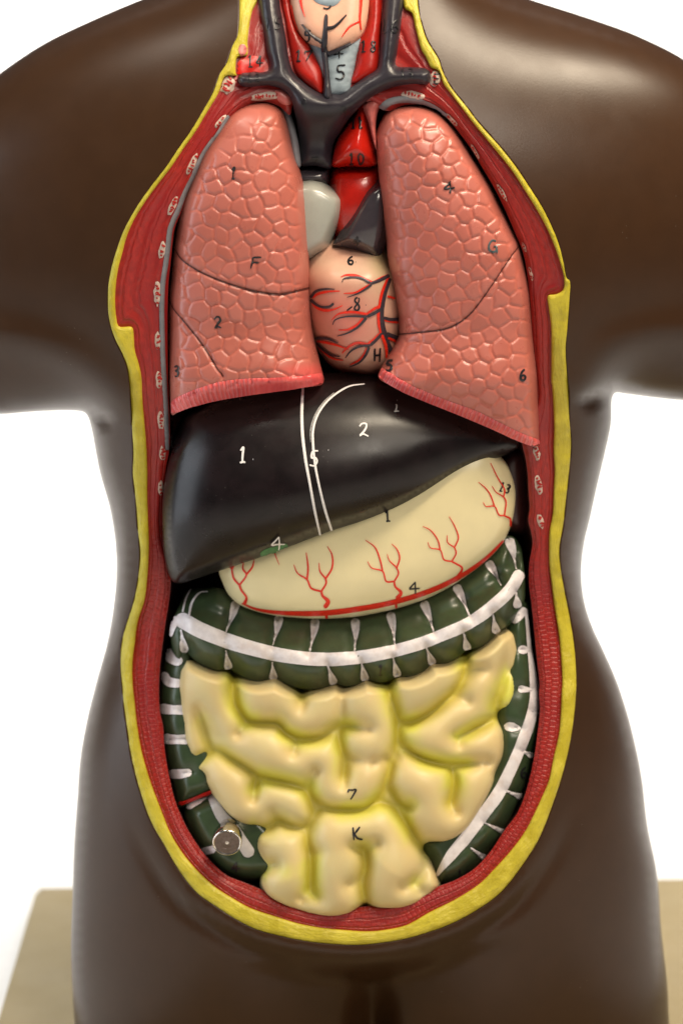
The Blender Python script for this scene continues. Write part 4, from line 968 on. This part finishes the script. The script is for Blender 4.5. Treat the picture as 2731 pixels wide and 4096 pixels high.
GRV = [
 [(185, 600, 0), (205, 680, .8), (225, 760, .95), (250, 800, 1), (270, 803, 1)],
 [(170, 866, 1), (205, 835, 1), (230, 815, 1), (270, 803, 1), (330, 840, 1), (400, 882, 1), (430, 905, 1), (470, 915, 1), (560, 935, 1), (620, 945, .9), (645, 920, .6), (660, 890, 0)],
 [(430, 905, 1), (415, 955, .9), (412, 992, 0)],
 [(560, 935, 1), (620, 962, 1), (648, 1030, 1), (655, 1070, 1), (622, 1108, 1), (560, 1106, 1), (512, 1082, 1), (480, 1110, 1), (428, 1119, 1)], [(512, 1082, .9), (492, 1058, 0)],
 [(640, 940, .9), (640, 975, 1), (665, 1005, 1), (700, 1032, 1), (780, 1043, 1), (860, 1036, .95), (900, 1010, 1)], [(655, 1070, 1), (680, 1045, 1), (700, 1032, 1)],
 [(322, 440, 1), (330, 500, 1), (335, 580, 1), (355, 640, 1), (390, 682, 1), (450, 694, 1), (512, 694, 1), (540, 732, 1), (610, 757, 1), (690, 747, 1), (740, 712, 1), (775, 705, 1), (820, 706, .75), (875, 716, 0)],
 [(385, 692, .8), (355, 735, 0)], [(586, 757, .9), (575, 805, 0)],
 [(765, 708, 1), (758, 760, 1), (775, 830, 1), (776, 890, 1), (772, 918, .8), (776, 940, 0)], [(780, 832, .7), (830, 842, .4), (890, 852, 0)], [(990, 830, .8), (945, 840, 0)],
 [(940, 500, 1), (955, 560, 1), (975, 630, 1), (988, 690, 1), (986, 760, 1), (968, 840, 1), (955, 900, 1), (930, 970, 1), (915, 1005, 1), (960, 1020, 1), (1000, 1060, 1), (1040, 1120, 1), (1065, 1165, 1), (1096, 1192, 1)],
 [(988, 685, 1), (1040, 690, 1), (1110, 660, 1), (1180, 602, 1), (1240, 540, 1), (1258, 480, 1), (1265, 400, 1), (1260, 340, 1)],
 [(1185, 598, .8), (1225, 590, .5), (1265, 605, 0)], [(1255, 520, .7), (1320, 475, .45), (1375, 500, 0)],
 [(1185, 752, 0), (1240, 742, .8), (1300, 715, 1), (1350, 690, 1), (1398, 656, 1)], [(1245, 742, .8), (1235, 770, 0)],
 [(986, 760, 1), (1030, 802, 1), (1080, 832, 1), (1140, 852, 1), (1200, 862, 1), (1280, 856, .85), (1345, 850, 0)],
 [(1200, 862, 1), (1216, 920, 1), (1208, 980, 1), (1200, 1020, .9), (1218, 1048, 0)],
 [(958, 960, 1), (1000, 1015, 1), (1040, 1028, .9), (1065, 1014, 0)],
 [(1440, 300, .2), (1432, 400, .3), (1420, 480, .7), (1400, 560, .95), (1382, 622, 1), (1398, 656, 1)], [(1425, 484, .6), (1478, 482, .6)],
 [(655, 1075, 1), (632, 1130, 1), (630, 1180, 1), (642, 1230, 1), (642, 1300, 1), (640, 1345, 1), (605, 1395, 0)], [(640, 1345, 1), (665, 1380, .8), (695, 1412, 0)],
 [(800, 1188, .3), (850, 1200, 1), (862, 1260, 1), (852, 1320, 1), (856, 1380, 1), (862, 1425, 1)], [(852, 1312, .8), (800, 1342, 0)], [(850, 1200, .8), (905, 1178, 0)],
 [(1090, 1190, .8), (1100, 1250, .55), (1085, 1300, .6), (1050, 1332, .8), (1015, 1355, 0)], [(1050, 1332, .8), (1082, 1365, 0)],
 [(454, 1274, 1), (495, 1258, 0)], [(605, 540, 1), (606, 600, .85), (605, 640, 0)], [(770, 540, .35), (765, 610, .3), (760, 690, .5)], [(640, 1205, .8), (700, 1212, 0)], [(300, 560, .2), (340, 640, .6)], [(250, 640, 0), (240, 700, .35), (275, 760, .4)]]
ga, gb, wa, wb = [], [], [], []
for g in GRV:
    L = catmull(B(*g), 2.0); ga.append(L[:-1, :2]); gb.append(L[1:, :2]); wa.append(L[:-1, 2]); wb.append(L[1:, 2])
ga, gb, wa, wb = map(np.concatenate, (ga, gb, wa, wb))
wa = np.clip(wa, 0, 1); wb = np.clip(wb, 0, 1)
RS = 30.0
def si_gd(u, v): return seg_dist(np.stack([u, v], 1), ga, gb, wa, wb, RS)[0]
def smin(a, b, k=4.0):
    hh = np.clip(.5 + .5 * (b - a) / k, 0, 1); return b * (1 - hh) + a * hh - k * hh * (1 - hh)
# coils swell between the traced grooves: a membrane blown up inside the outline and pinned along the grooves
_SL = catmull(si_poly, 1.6, True)[:, :2]
_bx = (_SL[:, 0].min() - 8, _SL[:, 1].min() - 8, _SL[:, 0].max() + 8, _SL[:, 1].max() + 8)
SIF = None
for _s, _n in ((5.6, 250), (2.8, 350), (1.4, 420)):
    _f = Field(*_bx, _s); _p = _f.pts(); _in = pip(_p, _SL).reshape(_f.ny, _f.nx)
    _d, _, _prm = seg_dist(_p, ga, gb); _k = np.minimum(_prm.astype(int), len(wa) - 1); _w = wa[_k] + (wb[_k] - wa[_k]) * (_prm - _k)
    _kap = (1.6 * np.clip(_w, 0, 1) ** 2.2 * np.exp(-(_d / 2.4) ** 2)).reshape(_f.ny, _f.nx) * _s * _s
    if SIF is not None: _f.g = np.where(_in, SIF.sample(_p[:, 0], _p[:, 1]).reshape(_f.ny, _f.nx), 0)
    _g = _f.g; _den = 4 + _kap[1:-1, 1:-1]
    for _ in range(_n):
        _a = (_g[:-2, 1:-1] + _g[2:, 1:-1] + _g[1:-1, :-2] + _g[1:-1, 2:] + _s * _s) / _den
        _g[1:-1, 1:-1] = np.where(_in[1:-1, 1:-1], _a, 0)
    SIF = _f
SIH = Field(*_bx, 1.4); SIH.g = np.sqrt(np.maximum(2 * SIF.g, 0))
_k = np.exp(-(np.arange(-4, 5) * 1.4 / 2.1) ** 2 / 2); _k /= _k.sum()
for _ax in (0, 1): SIH.g = np.apply_along_axis(lambda r: np.convolve(np.pad(r, 4, mode='edge'), _k, 'valid'), _ax, SIH.g)
def si_h(u, v):
    return SIH.sample(u, v) * SC
_TC = catmull(tc_poly, 2.0, True)[:, :2]
def siD(u, v, d):
    p = np.stack([u, v], 1); sd = poly_dist(p, _TC)[0] * np.where(pip(p, _TC), -1, 1)
    tuck = .026 * (1 - sstep(-4, 12, sd))
    h = si_h(u, v)
    return -.024 + .014 * circ(d / 4.5) + 1.75 * h / (1 + h / .060) * sstep(-3, 7, d) + .008 * soft(d / 80) - tuck
sigreen = lambda u, v, d: np.clip(1.0 * np.exp(-(np.maximum(si_gd(u, v) - 2., 0) / 9.5) ** 2) * (.34 + .66 * sstep(-.3, .35, np.sin(u * .043 + 1.3) * np.sin(v * .051 + .4) + .35 * np.sin(u * .11 + v * .07))) + .8 * gauss(u, v, *at(B, 1440, 560), 9, 16) + .55 * gauss(u, v, *at(B, 1235, 745), 10, 5) + .55 * gauss(u, v, *at(B, 540, 1290), 10, 9) + .45 * gauss(u, v, *at(B, 1040, 750), 10, 14) + .45 * gauss(u, v, *at(B, 1230, 920), 10, 16), 0, 1)
sigroove = lambda u, v, d: np.clip(.9 * np.exp(-(si_gd(u, v) / 5.5) ** 2), 0, 1)
small = organ('small_intestine', si_poly, MAT['bowel'], siD, spacing=2.4, rings=(.6, 1.6, 3.), key='small', depth=.02, attrs={'green': sigreen, 'groove': sigroove}, step=1.6)
tag(small, 'cream coiled small intestine with yellow green grooves, marked 7 and K', 'small intestine')
write('7', 'small', *at(B, 808, 976), 10, small, w=1.6, asp=.85); write('K', 'small', *at(B, 826, 1133), 12.5, small, w=1.8, asp=.75)

# ------------------------------------------------------------------ large intestine
big = empty('large_intestine', (0.0, -.05, P(np.array([360.]), np.array([880.]), np.array([-.05]))[0][2]))
tag(big, 'dark green large intestine with white bands framing the cream coils', 'large intestine')
bands_up = [((345, 205), (300, 338)), ((517, 262), (490, 385)), ((662, 275), (638, 408)), ((820, 275), (818, 408)), ((960, 250), (980, 385)), ((1092, 205), (1135, 330)), ((1222, 140), (1278, 265)), ((1350, 45), (1405, 145)), ((1432, -48), (1465, 80))]
bands_dn = [((140, 410), (125, 318)), ((315, 478), (303, 398)), ((495, 520), (488, 445)), ((737, 538), (708, 455)), ((861, 524), (843, 440)), ((991, 508), (970, 425)), ((1132, 459), (1102, 385)), ((1270, 401), (1253, 330)), ((1384, 334), (1370, 255)), ((1468, 232), (1462, 165))]
mids = [(300, 365), (490, 415), (672, 435), (830, 428), (975, 403), (1118, 358), (1265, 298), (1388, 205), (1465, 110)]
cre = [B(*b) for b in bands_up + bands_dn]
ca = np.concatenate([catmull(c, 2.)[:-1] for c in cre]); cb = np.concatenate([catmull(c, 2.)[1:] for c in cre])
TAE = np.array(B((60, 250), (108, 268), (200, 320), (300, 360), (400, 392), (500, 416), (600, 432), (700, 438), (800, 433), (880, 423), (980, 403), (1080, 375), (1180, 336), (1280, 290), (1370, 225), (1440, 158), (1482, 85), (1520, 40)))
def tcD(u, v, d):
    g = seg_dist(np.stack([u, v], 1), ca, cb)[0]
    vt = np.interp(u, TAE[:, 0], TAE[:, 1])          # the tube leans back above its white band
    return -.010 + .005 * circ(d / 3) + .018 * soft(d / 22) - .016 * sstep(0, 28, vt - v) - .0095 * (1 - circ(g / 14)) * sstep(0, 4, d)
tcol = organ('transverse_colon', tc_poly, MAT['colon'], tcD, spacing=2.8, rings=(.6, 1.6, 3.), key='tc', depth=.025, parent=big, step=1.6)
for (p, q) in bands_up:
    p_, q_ = B(p, q); ribbon('ring_band', 'tc', [[p_, ((p_[0] + q_[0]) / 2 + .8, (p_[1] + q_[1]) / 2), q_]], [[10.5, 8.4, 3.4, 1.8]], MAT['white_band'], tcol, eps=.0005)
for (p, q) in bands_dn:
    p_, q_ = B(p, q); ribbon('ring_band', 'tc', [[p_, q_]], [[10.5, 8.0, 3.8, 2.0]], MAT['white_band'], tcol, eps=.0005)
ribbon('ring_band', 'tc', [B((165, 157), (145, 195), (132, 250))], [[1.4, 2, 2]], MAT['white_band'], tcol, eps=.0005)
ribbon('ring_band', 'tc', [B((232, 168), (200, 172), (170, 210), (155, 275))], [[.8, 2, 2.4, 2]], MAT['white_band'], tcol, eps=.0005)
ribbon('taenia_band', 'tc', [B((108, 268), (200, 320), (300, 360), (400, 392), (500, 416), (600, 432), (700, 438), (800, 433), (880, 423), (980, 403), (1080, 375), (1180, 336), (1280, 290), (1370, 225), (1440, 158), (1482, 85))], [[15, 15, 14, 13, 13, 12.5, 12, 11.5, 11.5, 11.5, 11]], MAT['white_band'], tcol, eps=.0005, dome=.0002)
ribbon('taenia_band', 'tc', [B((112, 268), (96, 305), (86, 345))], [[9, 6, 3]], MAT['white_band'], tcol, eps=.0007)
write('1', 'tc', *at(B, 922, 480), 10.5, tcol, w=1.7, asp=.6); ribbon('handwritten_mark', 'tc', [B((957, 491))], [1.6], MAT['ink'], tcol)

def strip_colon(name, poly, creases, key):
    cr = [catmull(B(*c), 2.) for c in creases]; a_ = np.concatenate([c[:-1] for c in cr]); b_ = np.concatenate([c[1:] for c in cr])
    return organ(name, poly, MAT['colon'], lambda u, v, d: -.023 + .005 * circ(d / 4) + .016 * soft(d / 18) - .005 * (1 - circ(seg_dist(np.stack([u, v], 1), a_, b_)[0] / 14)), spacing=3., rings=(.6, 1.6, 3.), key=key, depth=.02, parent=big)
asc_b = [((70, 385), (85, 430), (130, 450)), ((54, 490), (75, 525), (130, 535)), ((38, 632), (80, 638), (150, 640)), ((52, 752), (90, 757), (160, 757)), ((76, 895), (120, 895), (168, 888))]
asc = strip_colon('ascending_colon', B((100, 330), (80, 370), (65, 420), (51, 470), (43, 540), (38, 600), (39, 680), (47, 740), (61, 820), (79, 900), (94, 960), (116, 1030), (180, 1010), (252, 986), (290, 900), (250, 700), (210, 500), (170, 380)), asc_b, 'asc')
for p, w in zip(asc_b, ([5, 11, 10], [8, 10, 9], [11, 9.5, 11], [11, 9.5, 11], [9.5, 10, 8])):
    ribbon('ring_band', 'asc', [B(*p)], [w], MAT['white_band'], asc, eps=.0005, dome=.0008)
cae_cr = [((150, 1035), (235, 985)), ((205, 1208), (262, 1190))]
cae = strip_colon('caecum', B((142, 1022), (136, 1060), (150, 1110), (180, 1170), (222, 1235), (280, 1290), (345, 1318), (430, 1322), (520, 1300), (540, 1150), (420, 1010), (300, 950), (246, 968), (190, 990)), cae_cr, 'cae')
ribbon('ring_band', 'cae', [B((150, 1034), (190, 1005), (240, 980))], [[6, 8, 3]], MAT['white_band'], cae, eps=.0005, dome=.0008)
ribbon('ring_band', 'cae', [B((200, 1210), (265, 1192))], [[8, 8]], MAT['white_band'], cae, eps=.0005, dome=.0008)
ribbon('taenia_band', 'cae', [B((243, 980), (285, 1060), (335, 1120), (370, 1170), (405, 1225))], [[8, 11, 13, 12, 13]], MAT['grey_band'], cae, eps=.0008, dome=.0008)
ribbon('red_margin', 'asc', [B((118, 1014), (180, 990), (244, 964))], [[3.5, 3.4, 4]], MAT['bright_red'], asc, eps=.0008)
ribbon('red_margin', 'muscle', [B((118, 1020), (130, 1050), (140, 1085), (165, 1140))], [[2, 4.5, 3.5, 1.5]], MAT['bright_red'], muscle)
write('4', 'cae', *at(B, 343, 1268), 9.5, cae, w=1.6, asp=.9)
des_cr = [((1450, 290), (1500, 235)), ((1470, 397), (1516, 402)), ((1470, 555), (1522, 560)), ((1418, 703), (1482, 715)), ((1520, 640), (1548, 655)), ((1480, 800), (1530, 825)), ((1420, 962), (1490, 990)), ((1335, 1090), (1420, 1130)), ((1280, 1190), (1345, 1235))]
des = strip_colon('descending_colon', B((1440, 220), (1510, 205), (1524, 300), (1534, 380), (1546, 460), (1554, 540), (1558, 620), (1556, 700), (1536, 790), (1518, 880), (1492, 960), (1457, 1040), (1416, 1120), (1360, 1200), (1300, 1272), (1240, 1322), (1185, 1340), (1150, 1330), (1110, 1240), (1070, 1170), (1150, 1100), (1280, 980), (1360, 850), (1370, 600), (1410, 400)), des_cr, 'des')
for p, w in zip(des_cr, ([9, 8, 10], [9, 9, 4], [9, 7, 4], [9, 10, 4], [3, 3, 6], [3, 4, 8], [2.5, 4, 9], [2, 4, 6], [2, 4, 8])):
    ribbon('ring_band', 'des', [B(*p)], [w], MAT['white_band'], des, eps=.0005, dome=.0007)
ribbon('taenia_band', 'des', [B((1500, 235), (1506, 300), (1515, 400), (1528, 500), (1534, 590), (1515, 690), (1482, 780), (1440, 880), (1395, 970), (1330, 1060), (1270, 1140), (1200, 1225), (1148, 1302)) ], [[3, 3.5, 5, 8, 10, 11, 11, 11, 12, 12, 12, 11, 3]], MAT['white_band'], des, eps=.0006, dome=.0003)
write('6', 'des', *at(B, 1494, 888), 10.5, des, w=1.7, asp=.75); write('10', 'des', *at(B, 1255, 1297), 8.5, des, w=1.4, asp=.7)

# metal knob on the caecum
def knob():
    c2 = at(B, 308, 1172)
    pr = project('cae', c2[0], c2[1], 0)
    axis = np.array([0., -1., -.22]); axis /= np.linalg.norm(axis)
    face_y = pr[1] - .0185
    cen = P(np.array([c2[0]]), np.array([c2[1]]), np.array([face_y]))[0]
    r = 58 / 4 * np.linalg.norm(cen - CAM) / FPX
    prof = [(0, -.0004), (.06, -.0004), (.07, .0002), (.12, .0002), (.13, .0), (.45, .0001), (.46, .0), (.86, 0), (.92, -.0005), (.97, -.0003), (1.0, .0008), (1.0, .0085), (.93, .0095), (.93, .0115), (.62, .012), (.62, .022)]
    ax = Vector(axis); X = ax.orthogonal().normalized(); Y = ax.cross(X); n = 48
    V, F = [], []
    for rr, dz in prof:
        for k in range(n):
            t = 2 * math.pi * k / n
            p = Vector(cen) + X * (math.cos(t) * rr * r) + Y * (math.sin(t) * rr * r) - ax * dz
            V.append(tuple(p))
    for i in range(len(prof) - 1):
        for k in range(n):
            F.append((i * n + k, i * n + (k + 1) % n, (i + 1) * n + (k + 1) % n, (i + 1) * n + k))
    o = link('metal_knob', V, F, MAT['knob'], cae, smooth=True)
    o.data.materials.append(MAT['knob_face']); o.data.polygons.foreach_set('material_index', [1 if 3 <= i // n < 7 else 0 for i in range(len(F))])
    o.data.polygons.foreach_set('use_smooth', [i // n >= 9 for i in range(len(F))])
    return o
knob()
